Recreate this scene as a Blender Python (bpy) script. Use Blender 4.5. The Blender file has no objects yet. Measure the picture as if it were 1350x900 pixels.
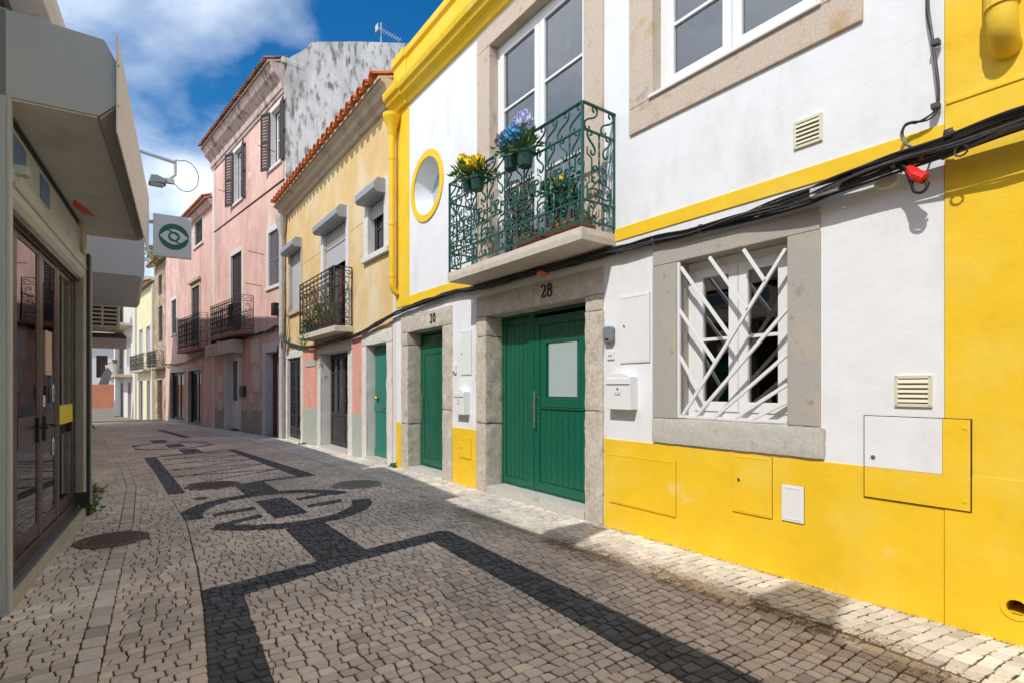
import bpy, bmesh, math, random
from mathutils import Vector, noise
random.seed(7)
R = math.radians
sc = bpy.context.scene
C = sc.collection

# ------------------------------------------------------------------ camera
cam_d = bpy.data.cameras.new('camera'); cam = bpy.data.objects.new('camera', cam_d); C.objects.link(cam)
cam.location = (0, 0, 1.45)
cam.rotation_euler = (R(90), 0, -R(35.97))
cam_d.sensor_width = 36; cam_d.lens = 36*700/1350
cam_d.shift_y = 60/1350
cam_d.clip_start = 0.05; cam_d.clip_end = 2000
sc.camera = cam
# ------------------------------------------------------------------ light
SUN = Vector((1, .35, -1.15)).normalized()          # the way the sunlight travels
world = bpy.data.worlds.new('World'); sc.world = world; world.use_nodes = True
wn, wl = world.node_tree.nodes, world.node_tree.links
wn.clear()
def wnode(t, **k):
    n = wn.new(t)
    for a, v in k.items(): setattr(n, a, v)
    return n
sky = wnode('ShaderNodeTexSky', sky_type='NISHITA', sun_disc=False)
sky.sun_elevation = math.asin(-SUN.z); sky.sun_rotation = math.atan2(-SUN.x, -SUN.y) % (2*math.pi)
sky.air_density = 1.0; sky.dust_density = 0.3; sky.ozone_density = 2.5
tc = wnode('ShaderNodeTexCoord')
sep = wnode('ShaderNodeSeparateXYZ'); wl.new(tc.outputs['Generated'], sep.inputs[0])
zz = wnode('ShaderNodeMath', operation='MAXIMUM'); wl.new(sep.outputs['Z'], zz.inputs[0]); zz.inputs[1].default_value = .0
za = wnode('ShaderNodeMath', operation='ADD'); wl.new(zz.outputs[0], za.inputs[0]); za.inputs[1].default_value = .35
dv = wnode('ShaderNodeVectorMath', operation='DIVIDE'); wl.new(tc.outputs['Generated'], dv.inputs[0])
cmb = wnode('ShaderNodeCombineXYZ')
for i in range(3): wl.new(za.outputs[0], cmb.inputs[i])
wl.new(cmb.outputs[0], dv.inputs[1])
mp = wnode('ShaderNodeMapping'); wl.new(dv.outputs[0], mp.inputs[0])
mp.inputs['Location'].default_value = (3.7887, -4.0255, -1.4561); mp.inputs['Rotation'].default_value = (0, 0, R(-33)); mp.inputs['Scale'].default_value = (1, 1, .3)
n1 = wnode('ShaderNodeTexNoise'); wl.new(mp.outputs[0], n1.inputs[0])
n1.inputs['Scale'].default_value = 1.15; n1.inputs['Detail'].default_value = 9; n1.inputs['Roughness'].default_value = .52; n1.inputs['Distortion'].default_value = .25
cr = wnode('ShaderNodeValToRGB'); wl.new(n1.outputs[0], cr.inputs[0])
cr.color_ramp.elements[0].position = .40; cr.color_ramp.elements[0].color = (0, 0, 0, 1)
cr.color_ramp.elements[1].position = .56; cr.color_ramp.elements[1].color = (1, 1, 1, 1)
n2 = wnode('ShaderNodeTexNoise'); wl.new(mp.outputs[0], n2.inputs[0])
n2.inputs['Scale'].default_value = 3.2; n2.inputs['Detail'].default_value = 6
cr2 = wnode('ShaderNodeValToRGB'); wl.new(n2.outputs[0], cr2.inputs[0])
cr2.color_ramp.elements[0].position = .3; cr2.color_ramp.elements[0].color = (3.6, 4.3, 5.3, 1)
cr2.color_ramp.elements[1].position = .7; cr2.color_ramp.elements[1].color = (7.2, 7.5, 8.0, 1)
hs = wnode('ShaderNodeHueSaturation'); wl.new(sky.outputs[0], hs.inputs['Color']); hs.inputs['Saturation'].default_value = 1.42; hs.inputs['Value'].default_value = .68
mx = wnode('ShaderNodeMix', data_type='RGBA'); wl.new(cr.outputs[0], mx.inputs['Factor']); wl.new(hs.outputs[0], mx.inputs['A']); wl.new(cr2.outputs[0], mx.inputs['B'])
bg = wnode('ShaderNodeBackground'); wl.new(mx.outputs['Result'], bg.inputs['Color']); bg.inputs['Strength'].default_value = .15
wo = wnode('ShaderNodeOutputWorld'); wl.new(bg.outputs[0], wo.inputs['Surface'])
sun_d = bpy.data.lights.new('sun', 'SUN'); sun_d.energy = 2.45; sun_d.angle = R(.6); sun_d.color = (1, .95, .87)
sun = bpy.data.objects.new('sun', sun_d); C.objects.link(sun); sun.location = (-20, -7, 25)
sun.rotation_euler = SUN.to_track_quat('-Z', 'Y').to_euler()
sc.view_settings.view_transform = 'Standard'; sc.view_settings.look = 'None'
sc.view_settings.exposure = 0.52; sc.view_settings.gamma = 1
sc.view_settings.use_curve_mapping = False

# ------------------------------------------------------------------ materials
def mat(name, col, rough=.7, var=.12, vscale=6, bump=.0, bscale=60, metal=0, spec=.5, stain=None, patch=None, attr=None, coat=0, big=.0):
    """var: small tone variation; stain=(colour, scale, lo, hi, (sx,sy,sz)) and patch: worn areas by noise; big: slow undulation"""
    m = bpy.data.materials.new(name); m.use_nodes = True
    N, K = m.node_tree.nodes, m.node_tree.links
    b = N['Principled BSDF']; b.inputs['Roughness'].default_value = rough; b.inputs['Metallic'].default_value = metal
    b.inputs['Specular IOR Level'].default_value = spec
    if coat: b.inputs['Coat Weight'].default_value = coat; b.inputs['Coat Roughness'].default_value = .12
    t = N.new('ShaderNodeNewGeometry').outputs['Position']
    def nz(scale, detail=5, sc3=None):
        n = N.new('ShaderNodeTexNoise'); n.inputs['Scale'].default_value = scale; n.inputs['Detail'].default_value = detail; n.inputs['Roughness'].default_value = .6
        if sc3:
            v = N.new('ShaderNodeVectorMath'); v.operation = 'MULTIPLY'; K.new(t, v.inputs[0]); v.inputs[1].default_value = sc3; K.new(v.outputs[0], n.inputs[0])
        else: K.new(t, n.inputs[0])
        return n.outputs[0]
    def ramp(x, p0, p1, c0=(0, 0, 0, 1), c1=(1, 1, 1, 1)):
        r = N.new('ShaderNodeValToRGB'); K.new(x, r.inputs[0]); e = r.color_ramp.elements
        e[0].position, e[1].position = p0, p1; e[0].color, e[1].color = c0, c1
        return r.outputs[0]
    def mix(f, a, bb, mode='MIX'):
        n = N.new('ShaderNodeMix'); n.data_type = 'RGBA'; n.blend_type = mode
        for s, v in (('Factor', f), ('A', a), ('B', bb)):
            i = [q for q in n.inputs if q.name == s and (q.type == ('VALUE' if s == 'Factor' else 'RGBA'))][0]
            if isinstance(v, (tuple, list)): i.default_value = (*v[:3], 1)
            elif isinstance(v, (int, float)): i.default_value = v
            else: K.new(v, i)
        return [o for o in n.outputs if o.type == 'RGBA'][0]
    if attr:
        a = N.new('ShaderNodeAttribute'); a.attribute_name = attr; base = a.outputs['Color']
    else: base = col
    g = ramp(nz(vscale), .25, .75, (1-var,)*3+(1,), (1+var,)*3+(1,))
    cur = mix(1, base, g, 'MULTIPLY')
    for st in (stain, patch):
        if st:
            c, s_, lo, hi, s3 = st
            cur = mix(ramp(nz(s_, 8, s3), lo, hi), cur, c)
    K.new(cur, b.inputs['Base Color'])
    if bump or big:
        h = nz(bscale, 6)
        bp = N.new('ShaderNodeBump'); bp.inputs['Strength'].default_value = 1; bp.inputs['Distance'].default_value = bump
        K.new(h, bp.inputs['Height'])
        if big:
            b2 = N.new('ShaderNodeBump'); b2.inputs['Strength'].default_value = 1; b2.inputs['Distance'].default_value = big
            K.new(nz(2.2, 3), b2.inputs['Height']); K.new(b2.outputs[0], bp.inputs['Normal'])
        K.new(bp.outputs[0], b.inputs['Normal'])
    rr = ramp(nz(vscale*2.3), .3, .7, (max(0, rough-.08),)*3+(1,), (min(1, rough+.08),)*3+(1,))
    K.new(rr, b.inputs['Roughness'])
    return m
def glass_mat(name, tint=(.75, .8, .8), ior=1.7, rough=.0, wave=.003):
    m = bpy.data.materials.new(name); m.use_nodes = True
    N, K = m.node_tree.nodes, m.node_tree.links; N.remove(N['Principled BSDF'])
    f = N.new('ShaderNodeFresnel'); f.inputs['IOR'].default_value = ior
    t = N.new('ShaderNodeBsdfTransparent'); t.inputs[0].default_value = (*tint, 1)
    g = N.new('ShaderNodeBsdfGlossy'); g.inputs['Roughness'].default_value = rough; g.inputs['Color'].default_value = (.95, .97, 1, 1)
    gn = N.new('ShaderNodeNewGeometry'); nz = N.new('ShaderNodeTexNoise'); nz.inputs['Scale'].default_value = 1.6
    K.new(gn.outputs['Position'], nz.inputs[0])
    bp = N.new('ShaderNodeBump'); bp.inputs['Distance'].default_value = wave; K.new(nz.outputs[0], bp.inputs['Height']); K.new(bp.outputs[0], g.inputs['Normal'])
    x = N.new('ShaderNodeMixShader'); K.new(f.outputs[0], x.inputs[0]); K.new(t.outputs[0], x.inputs[1]); K.new(g.outputs[0], x.inputs[2])
    K.new(x.outputs[0], N['Material Output'].inputs['Surface'])
    return m
M = {}
M['white'] = mat('white_plaster', (.80, .81, .83), .8, .03, 3, .0012, 45, big=.012, spec=.25, stain=((.66, .65, .62), 1.9, .52, .85, (1.4, 1.4, .45)))
M['yellow'] = mat('yellow_paint', (.88, .565, .022), .62, .07, 2.5, .0014, 50, big=.014, spec=.3, stain=((.86, .62, .09), 1.7, .48, .78, None), patch=((.88, .70, .28), 1.5, .64, .80, None))
M['white_paint'] = mat('white_paint', (.80, .80, .80), .35, .02, 8)
M['stone'] = mat('door_stone', (.55, .49, .41), .88, .26, 24, .007, 38, spec=.15, stain=((.40, .335, .26), 8, .52, .70, None), patch=((.66, .62, .55), 5, .52, .68, None))
M['stone_grey'] = mat('grey_granite', (.41, .385, .35), .8, .22, 90, .0012, 160, spec=.25, stain=((.50, .43, .33), 3.5, .5, .72, None), patch=((.27, .25, .23), 7, .60, .72, None))
M['stone_warm'] = mat('warm_granite', (.57, .475, .385), .8, .24, 80, .0014, 140, spec=.25, stain=((.50, .34, .18), 4, .54, .72, None), patch=((.33, .28, .23), 6, .58, .72, None))
M['sill_stone'] = mat('pale_sill_stone', (.52, .50, .45), .8, .15, 40, .003, 60, spec=.2, stain=((.34, .33, .27), 9, .56, .75, None))
M['slab'] = mat('balcony_slab_stone', (.60, .54, .45), .8, .1, 12, .002, 50, spec=.2, stain=((.42, .37, .30), 4, .55, .8, (1, 1, .4)))
M['green'] = mat('green_door_paint', (.004, .115, .065), .3, .06, 5, spec=.5, coat=.15)
M['green_old'] = mat('faded_green_paint', (.03, .20, .15), .5, .12, 8, .0008, 60)
M['frost'] = mat('frosted_glass', (.40, .48, .48), .3, .03, 3)
M['steel'] = mat('brushed_steel', (.62, .60, .56), .3, .05, 20, metal=1)
M['iron_green'] = mat('green_painted_iron', (.005, .09, .068), .4, .2, 25, .0006, 90)
M['iron_green_dark'] = mat('dark_green_painted_iron', (.01, .055, .045), .4, .2, 25)
M['iron'] = mat('dark_iron', (.035, .03, .028), .55, .3, 20, .0006, 90, stain=((.12, .055, .03), 14, .6, .75, None))
M['glass'] = glass_mat('window_glass', (.70, .76, .78), 2.7, wave=.006)
M['shop_glass'] = glass_mat('shop_glass', (.5, .47, .45), 3.4, wave=.0006)
M['room'] = mat('interior_plaster', (.66, .64, .60), .9, .05, 2)
M['cable'] = mat('black_cable', (.014, .014, .016), .42, .3, 30)
M['cable_grey'] = mat('grey_cable', (.07, .07, .075), .5, .3, 30)
M['cream'] = mat('cream_plastic', (.70, .67, .50), .45, .04, 9)
M['grey_plastic'] = mat('grey_plastic', (.21, .23, .25), .5, .05, 12)
M['red'] = mat('red_plastic', (.75, .015, .012), .4, .05, 12)
M['ochre'] = mat('ochre_plaster', (.70, .495, .235), .85, .10, 2.2, .0016, 40, big=.01, spec=.2, stain=((.74, .63, .43), 1.3, .48, .72, (1, 1, .7)), patch=((.36, .27, .15), 3.5, .66, .78, (2, 2, .5)))
M['pink'] = mat('pink_plaster', (.76, .50, .43), .85, .10, 2.0, .0016, 40, big=.01, spec=.2, stain=((.56, .34, .30), 1.2, .46, .72, (1, 1, .4)), patch=((.74, .68, .62), 2.1, .62, .65, (1, 1, .8)))
M['pink_low'] = mat('salmon_plaster', (.72, .35, .28), .85, .12, 3, .0016, 40, spec=.2, patch=((.72, .62, .55), 2.6, .66, .70, None))
M['sage'] = mat('sage_grey_paint', (.42, .46, .40), .8, .08, 3, .0012, 40, stain=((.30, .30, .25), 3, .6, .85, None))
M['old_white'] = mat('worn_white_plaster', (.70, .67, .63), .85, .10, 4, .003, 30, spec=.2, stain=((.44, .40, .34), 4, .60, .75, None))
M['mould'] = mat('mould_stained_plaster', (.80, .77, .73), .9, .12, 2.5, .004, 22, spec=.15, stain=((.46, .43, .40), 1.1, .46, .70, (1.2, 1.2, .3)), patch=((.24, .22, .19), 3.4, .50, .66, (1.8, 1.8, .7)))
M['plinth_grey'] = mat('stained_grey_plinth', (.40, .37, .34), .9, .2, 5, .003, 30, stain=((.20, .17, .15), 4, .5, .7, (2, 2, .5)))
M['eave'] = mat('eave_plaster', (.52, .44, .34), .85, .15, 6, .002, 40, stain=((.30, .25, .19), 3, .52, .72, None))
M['cornice_old'] = mat('stained_cornice_plaster', (.55, .43, .39), .88, .2, 5, .004, 30, stain=((.20, .13, .11), 2.6, .50, .66, (1, 1, .8)))
M['tile'] = mat('terracotta_tile', (.60, .17, .045), .8, .2, 9, .002, 50, attr='col')
M['shutter'] = mat('dark_brown_shutter', (.045, .028, .026), .55, .2, 20)
M['shutter_grey'] = mat('grey_blue_shutter', (.16, .15, .17), .6, .2, 20)
M['roller'] = mat('aluminium_roller_shutter', (.55, .55, .55), .45, .06, 8)
M['roller_box'] = mat('weathered_shutter_box', (.32, .34, .37), .5, .1, 8, stain=((.45, .22, .12), 12, .62, .7, None))
M['wood_dark'] = mat('dark_door_paint', (.045, .043, .045), .5, .2, 12)
M['wood_red'] = mat('dark_red_wood', (.10, .03, .02), .6, .25, 10)
M['zinc'] = mat('zinc_pipe', (.50, .49, .46), .5, .1, 9, stain=((.30, .25, .2), 8, .6, .75, None))
M['canopy'] = mat('grey_canopy_metal', (.42, .485, .53), .42, .04, 2, stain=((.36, .41, .44), 1.6, .5, .8, None))
M['soffit'] = mat('beige_soffit', (.55, .54, .50), .6, .06, 2.5, stain=((.36, .33, .27), 1.8, .55, .8, None))
M['fascia'] = mat('pale_fascia_plate', (.80, .74, .70), .5, .05, 2, stain=((.40, .27, .21), 5, .66, .76, (1, 3, .5)))
M['brown'] = mat('brown_aluminium', (.055, .031, .028), .3, .03, 3, spec=.6)
M['black'] = mat('black_metal', (.02, .02, .022), .45, .1, 12)
M['alu'] = mat('aluminium_edge', (.46, .49, .49), .4, .05, 20)
M['marble'] = mat('grey_marble', (.66, .62, .57), .4, .12, 5, stain=((.42, .38, .34), 8, .55, .7, None))
M['threshold'] = mat('dark_granite_threshold', (.10, .10, .105), .35, .15, 30)
M['threshold_edge'] = mat('threshold_kerb', (.46, .41, .35), .8, .12, 12, .002, 40)
M['sign_plate'] = mat('sign_plate', (.66, .69, .73), .4, .02, 3)
M['sign_green'] = mat('sign_green', (.0, .125, .085), .35, .02, 3)
M['beige'] = mat('beige_render', (.56, .50, .42), .85, .08, 3, .002, 30, stain=((.38, .33, .27), 2.5, .55, .75, None))
M['pale_yellow'] = mat('pale_yellow_plaster', (.76, .70, .42), .85, .08, 2, .002, 30, stain=((.55, .47, .30), 2.2, .58, .78, (1, 1, .6)))
M['ruin'] = mat('crumbling_brown_plaster', (.42, .32, .22), .9, .2, 4, .005, 18, stain=((.18, .12, .08), 3, .5, .64, (1, 1, .5)), patch=((.60, .54, .44), 2.4, .56, .62, None))
M['orange_wall'] = mat('orange_plaster', (.62, .25, .15), .85, .1, 2, .002, 30)
M['concrete'] = mat('concrete', (.44, .41, .37), .85, .12, 8, .002, 40)
M['manhole'] = mat('rusty_cast_iron', (.115, .075, .058), .65, .25, 18, .001, 80)
M['manhole_grey'] = mat('worn_cement_cover', (.26, .235, .205), .85, .2, 12, .002, 50)
M['paver'] = mat('paving_stone', (1, 1, 1), .62, .10, 45, .0016, 70, attr='col', spec=.35)
M['bed'] = mat('joint_sand', (.115, .08, .048), .95, .35, 25, .004, 60, stain=((.05, .042, .022), 1.3, .48, .62, None), patch=((.05, .075, .014), 2.4, .50, .62, None))
M['ground'] = mat('bare_earth', (.30, .25, .20), .95, .2, 2)
M['leaf'] = mat('leaf_green', (.07, .17, .03), .6, .35, 30)
M['leaf_pale'] = mat('leaf_yellow_green', (.22, .26, .05), .6, .35, 30)
M['leaf_blue'] = mat('leaf_grey_green', (.14, .25, .16), .6, .3, 30)
M['bloom_yellow'] = mat('yellow_petals', (.86, .66, .02), .6, .12, 60)
M['bloom_lilac'] = mat('lilac_petals', (.55, .58, .78), .6, .12, 60)
M['bloom_blue'] = mat('blue_petals', (.10, .36, .62), .6, .2, 60)
M['bloom_pink'] = mat('magenta_petals', (.62, .07, .33), .6, .2, 60)
M['pot'] = mat('green_plastic_pot', (.006, .065, .042), .3, .05, 10)
M['brick_pot'] = mat('brown_planter', (.30, .11, .065), .8, .3, 30)
M['litter'] = mat('leaf_litter', (.20, .115, .06), .9, .4, 60)
M['sticker'] = mat('yellow_sticker', (.80, .62, .03), .5, .03, 5)
M['paper'] = mat('printed_paper', (.60, .42, .34), .6, .15, 12)
M['white_print'] = mat('white_print', (.75, .75, .75), .5, .02, 5)
M['ink'] = mat('dark_ink', (.03, .028, .026), .6, .05, 5)
M['blue_cloth'] = mat('blue_banner', (.12, .22, .42), .6, .1, 5)

# ------------------------------------------------------------------ helpers
class Fr:
    """a facade frame: s along the wall, d out of the wall, z up"""
    def __init__(f, o, deg, side):
        a = R(deg); f.o = Vector((o[0], o[1], 0)); f.u = Vector((-math.sin(a), math.cos(a), 0))
        f.n = Vector((-f.u.y, f.u.x, 0))*side
    def __call__(f, s, d, z): return f.o+f.u*s+f.n*d+Vector((0, 0, z))
FA = Fr((4.065, 0), 0, 1); FB = Fr((4.065, 17.9), 6.9, 1); FL = Fr((-.40, 7.26), -4.4, -1)
WF = Fr((0, 0), -90, 1)                # world: s = X, d = Y
def zg(y): return -.016*max(0, y-8)
ORG = {}
class MB:
    def __init__(b): b.v = []; b.f = []; b.c = None
    def add(b, vs, fs):
        k = len(b.v); b.v += [Vector(v) for v in vs]; b.f += [tuple(i+k for i in f) for f in fs]; return b
    def box(b, F, s0, s1, d0, d1, z0, z1):
        p = [F(s, d, z) for z in (z0, z1) for d in (d0, d1) for s in (s0, s1)]
        return b.add(p, [(0, 1, 3, 2), (4, 6, 7, 5), (0, 4, 5, 1), (2, 3, 7, 6), (0, 2, 6, 4), (1, 5, 7, 3)])
    def quad(b, *p): return b.add(p, [tuple(range(len(p)))])
    def prism(b, F, poly, d0, d1):     # poly in (s, z)
        n = len(poly); p = [F(s, d0, z) for s, z in poly]+[F(s, d1, z) for s, z in poly]
        return b.add(p, [tuple(range(n)), tuple(range(2*n-1, n-1, -1))]+[(i, (i+1) % n, n+(i+1) % n, n+i) for i in range(n)])
    def profile(b, F, poly, s0, s1):   # poly in (d, z), swept along s
        n = len(poly); p = [F(s0, d, z) for d, z in poly]+[F(s1, d, z) for d, z in poly]
        return b.add(p, [tuple(range(n)), tuple(range(2*n-1, n-1, -1))]+[(i, (i+1) % n, n+(i+1) % n, n+i) for i in range(n)])
    def tube(b, pts, r, n=6, cap=True):
        pts = [Vector(p) for p in pts]; k = len(b.v); up = Vector((0, 0, 1)); rings = []
        t0 = (pts[1]-pts[0]).normalized(); x = t0.orthogonal().normalized()
        for i, p in enumerate(pts):
            t = (pts[min(i+1, len(pts)-1)]-pts[max(i-1, 0)])
            if t.length < 1e-9: t = t0
            t = t.normalized(); x = (x-t*x.dot(t))
            x = x.normalized() if x.length > 1e-6 else t.orthogonal().normalized()
            y = t.cross(x); rr = r[i] if isinstance(r, (list, tuple)) else r
            b.v += [p+x*math.cos(2*math.pi*j/n)*rr+y*math.sin(2*math.pi*j/n)*rr for j in range(n)]
        for i in range(len(pts)-1):
            for j in range(n):
                a, c = k+i*n+j, k+i*n+(j+1) % n; b.f.append((a, c, c+n, a+n))
        if cap: b.f.append(tuple(k+j for j in range(n-1, -1, -1))); e = k+(len(pts)-1)*n; b.f.append(tuple(e+j for j in range(n)))
        return b
    def lathe(b, c, prof, n=16):       # prof: (r, z) about a vertical axis at c
        k = len(b.v); c = Vector(c)
        for r, z in prof: b.v += [c+Vector((r*math.cos(2*math.pi*j/n), r*math.sin(2*math.pi*j/n), z)) for j in range(n)]
        for i in range(len(prof)-1):
            for j in range(n):
                a, d = k+i*n+j, k+i*n+(j+1) % n; b.f.append((a, d, d+n, a+n))
        b.f.append(tuple(k+j for j in range(n-1, -1, -1))); e = k+(len(prof)-1)*n; b.f.append(tuple(e+j for j in range(n)))
        return b
    def ring(b, F, cs, cz, r0, r1, d0, d1, n=40):   # a flat ring on a facade
        for i in range(n):
            a0, a1 = 2*math.pi*i/n, 2*math.pi*(i+1)/n
            q = lambda r, a, d: F(cs+r*math.cos(a), d, cz+r*math.sin(a))
            b.quad(q(r0, a0, d1), q(r1, a0, d1), q(r1, a1, d1), q(r0, a1, d1))
            b.quad(q(r1, a0, d0), q(r1, a1, d0), q(r1, a1, d1), q(r1, a0, d1))
            b.quad(q(r0, a0, d0), q(r0, a0, d1), q(r0, a1, d1), q(r0, a1, d0))
        return b
    def ball(b, c, r, seg=8, rings=5, sq=(1, 1, 1)):
        c = Vector(c); k = len(b.v)
        for i in range(rings+1):
            ph = math.pi*i/rings
            for j in range(seg):
                a = 2*math.pi*j/seg; b.v.append(c+Vector((math.sin(ph)*math.cos(a)*sq[0], math.sin(ph)*math.sin(a)*sq[1], math.cos(ph)*sq[2]))*r)
        for i in range(rings):
            for j in range(seg):
                a, d = k+i*seg+j, k+i*seg+(j+1) % seg; b.f.append((a, d, d+seg, a+seg))
        return b
    def leaf(b, p, size, dirn=None, asp=.45):
        d = Vector(dirn) if dirn else Vector((random.gauss(0, 1), random.gauss(0, 1), random.gauss(.3, 1)))
        d = d.normalized(); w = d.cross(Vector((random.gauss(0, 1), random.gauss(0, 1), random.gauss(0, 1)))).normalized()*size*asp
        nrm = d.cross(w).normalized()*size*.12; p = Vector(p)
        b.add([p, p+d*size*.5+w*.5+nrm, p+d*size, p+d*size*.5-w*.5+nrm], [(0, 1, 2), (0, 2, 3)])
    def build(b, name, m, parent=None, org=None, smooth=False, bev=0, cols=None):
        o = Vector(ORG[parent.name]) if parent else Vector(org if org else (0, 0, 0))
        me = bpy.data.meshes.new(name); me.from_pydata([tuple(v-o) for v in b.v], [], b.f)
        if cols:
            a = me.color_attributes.new('col', 'FLOAT_COLOR', 'CORNER'); fl = []
            for f, c in zip(b.f, cols): fl += [c[0], c[1], c[2], 1]*len(f)
            a.data.foreach_set('color', fl)
        else:
            bm = bmesh.new(); bm.from_mesh(me); bmesh.ops.recalc_face_normals(bm, faces=bm.faces); bm.to_mesh(me); bm.free()
        me.materials.append(M[m] if isinstance(m, str) else m)
        if smooth: me.polygons.foreach_set('use_smooth', [True]*len(me.polygons)); me.set_sharp_from_angle(angle=R(48))
        ob = bpy.data.objects.new(name, me); C.objects.link(ob); ORG[ob.name] = o
        if parent: ob.parent = parent
        else: ob.location = o
        if bev:
            md = ob.modifiers.new('bevel', 'BEVEL'); md.width = bev; md.segments = 2; md.limit_method = 'ANGLE'; md.angle_limit = R(40)
        return ob
def tag(o, label, cat, group=None, kind=None):
    if label: o['label'] = label
    if cat: o['category'] = cat
    if group: o['group'] = group
    if kind: o['kind'] = kind
    return o
def thing(name, loc, label, cat, group=None):
    e = bpy.data.objects.new(name, None); C.objects.link(e); e.location = loc; e.empty_display_size = .1
    ORG[e.name] = Vector(loc); return tag(e, label, cat, group)
def copy_tree(o, off, label=None, parent=None):
    c = o.copy(); C.objects.link(c); c.parent = parent
    if not parent: c.location = o.location+Vector(off); ORG[c.name] = c.location.copy()
    if label: c['label'] = label
    for ch in list(o.children): copy_tree(ch, off, None, c)
    return c
def bx(name, m, par, F, s0, s1, d0, d1, z0, z1, bev=0, org=None): return MB().box(F, s0, s1, d0, d1, z0, z1).build(name, m, par, org, bev=bev)
def sheet(mb, F, s0, s1, z0, z1, d, holes, depth, edges=True):
    S = sorted({s0, s1, *[v for h in holes for v in h[:2]]}); Z = sorted({z0, z1, *[v for h in holes for v in h[2:4]]})
    S = [v for v in S if s0 <= v <= s1]; Z = [v for v in Z if z0 <= v <= z1]
    for a, c in zip(S, S[1:]):
        for e, g in zip(Z, Z[1:]):
            ms, mz = (a+c)/2, (e+g)/2
            if any(h[0] < ms < h[1] and h[2] < mz < h[3] for h in holes): continue
            mb.quad(F(a, d, e), F(c, d, e), F(c, d, g), F(a, d, g))
    for h in holes:
        a, c, e, g = max(h[0], s0), min(h[1], s1), max(h[2], z0), min(h[3], z1)
        if a >= c or e >= g: continue
        if edges:
            mb.quad(F(a, d, e), F(a, d, g), F(a, d-depth, g), F(a, d-depth, e)); mb.quad(F(c, d, e), F(c, d-depth, e), F(c, d-depth, g), F(c, d, g))
            mb.quad(F(a, d, g), F(c, d, g), F(c, d-depth, g), F(a, d-depth, g)); mb.quad(F(a, d, e), F(a, d-depth, e), F(c, d-depth, e), F(c, d, e))
def shell(mb, F, s0, s1, z0, z1, d, back):
    mb.quad(F(s0, d, z0), F(s0, -back, z0), F(s0, -back, z1), F(s0, d, z1)); mb.quad(F(s1, d, z0), F(s1, d, z1), F(s1, -back, z1), F(s1, -back, z0))
    mb.quad(F(s0, -back, z0), F(s1, -back, z0), F(s1, -back, z1), F(s0, -back, z1)); mb.quad(F(s0, d, z1), F(s0, -back, z1), F(s1, -back, z1), F(s1, d, z1))
def border(F, s0, s1, z0, z1, d0, d1, w, wb=None):
    wb = w if wb is None else wb
    return MB().box(F, s0, s0+w, d0, d1, z0, z1).box(F, s1-w, s1, d0, d1, z0, z1).box(F, s0+w, s1-w, d0, d1, z1-w, z1).box(F, s0+w, s1-w, d0, d1, z0, z0+wb)
def window(root, F, s0, s1, z0, z1, d, m, fw=.05, sash=.06, n=2, bars=(), g='glass', name='window'):
    """frame (part) > sash, glazing_bar, pane (sub-parts)"""
    w = border(F, s0, s1, z0, z1, d-.06, d, fw).build(name, m, root, bev=.004)
    a0, a1 = s0+fw, s1-fw; step = (a1-a0)/n
    for i in range(n):
        a, c = a0+i*step+.003, a0+(i+1)*step-.003
        border(F, a, c, z0+fw, z1-fw, d-.05, d+.012, sash).build('sash', m, w, bev=.004)
        for t in bars:
            z = z0+(z1-z0)*t; bx('glazing_bar', m, w, F, a+sash, c-sash, d-.035, d+.004, z-.014, z+.014)
        bx('pane', g, w, F, a+sash-.005, c-sash+.005, d-.024, d-.018, z0+fw+sash-.005, z1-fw-sash+.005)
    return w
def rough_block(F, s0, s1, d0, d1, z0, z1, amp=.007, step=.05, sc_=6, seed=0):
    bm = bmesh.new(); n = [max(1, round(abs(a)/step)) for a in (s1-s0, d1-d0, z1-z0)]
    idx = {}
    def vert(i, j, k):
        if (i, j, k) not in idx:
            s, d, z = s0+(s1-s0)*i/n[0], d0+(d1-d0)*j/n[1], z0+(z1-z0)*k/n[2]
            ed = sum((i in (0, n[0]), j in (0, n[1]), k in (0, n[2])))
            p = Vector((s*sc_+seed*3.1, d*sc_, z*sc_))
            q = noise.noise_vector(p)*amp+noise.noise_vector(p*3.3)*amp*.5
            inn = .006 if ed >= 2 else 0
            cs, cd, cz = (s0+s1)/2, (d0+d1)/2, (z0+z1)/2
            s += q.x-inn*(1 if s > cs else -1); d += q.y-inn*(1 if d > cd else -1); z += q.z-inn*(1 if z > cz else -1)
            idx[(i, j, k)] = bm.verts.new(F(s, d, z))
        return idx[(i, j, k)]
    for ax in range(3):
        o1, o2 = [q for q in range(3) if q != ax]
        for side in (0, n[ax]):
            for i in range(n[o1]):
                for j in range(n[o2]):
                    def at(p, q):
                        c = [0, 0, 0]; c[ax] = side; c[o1] = p; c[o2] = q; return vert(*c)
                    bm.faces.new([at(i, j), at(i+1, j), at(i+1, j+1), at(i, j+1)])
    bm.verts.index_update(); b = MB(); b.v = [v.co.copy() for v in bm.verts]; b.f = [tuple(v.index for v in f.verts) for f in bm.faces]; bm.free()
    return b
def arc(n, f): return [f(i/(n-1)) for i in range(n)]
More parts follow.
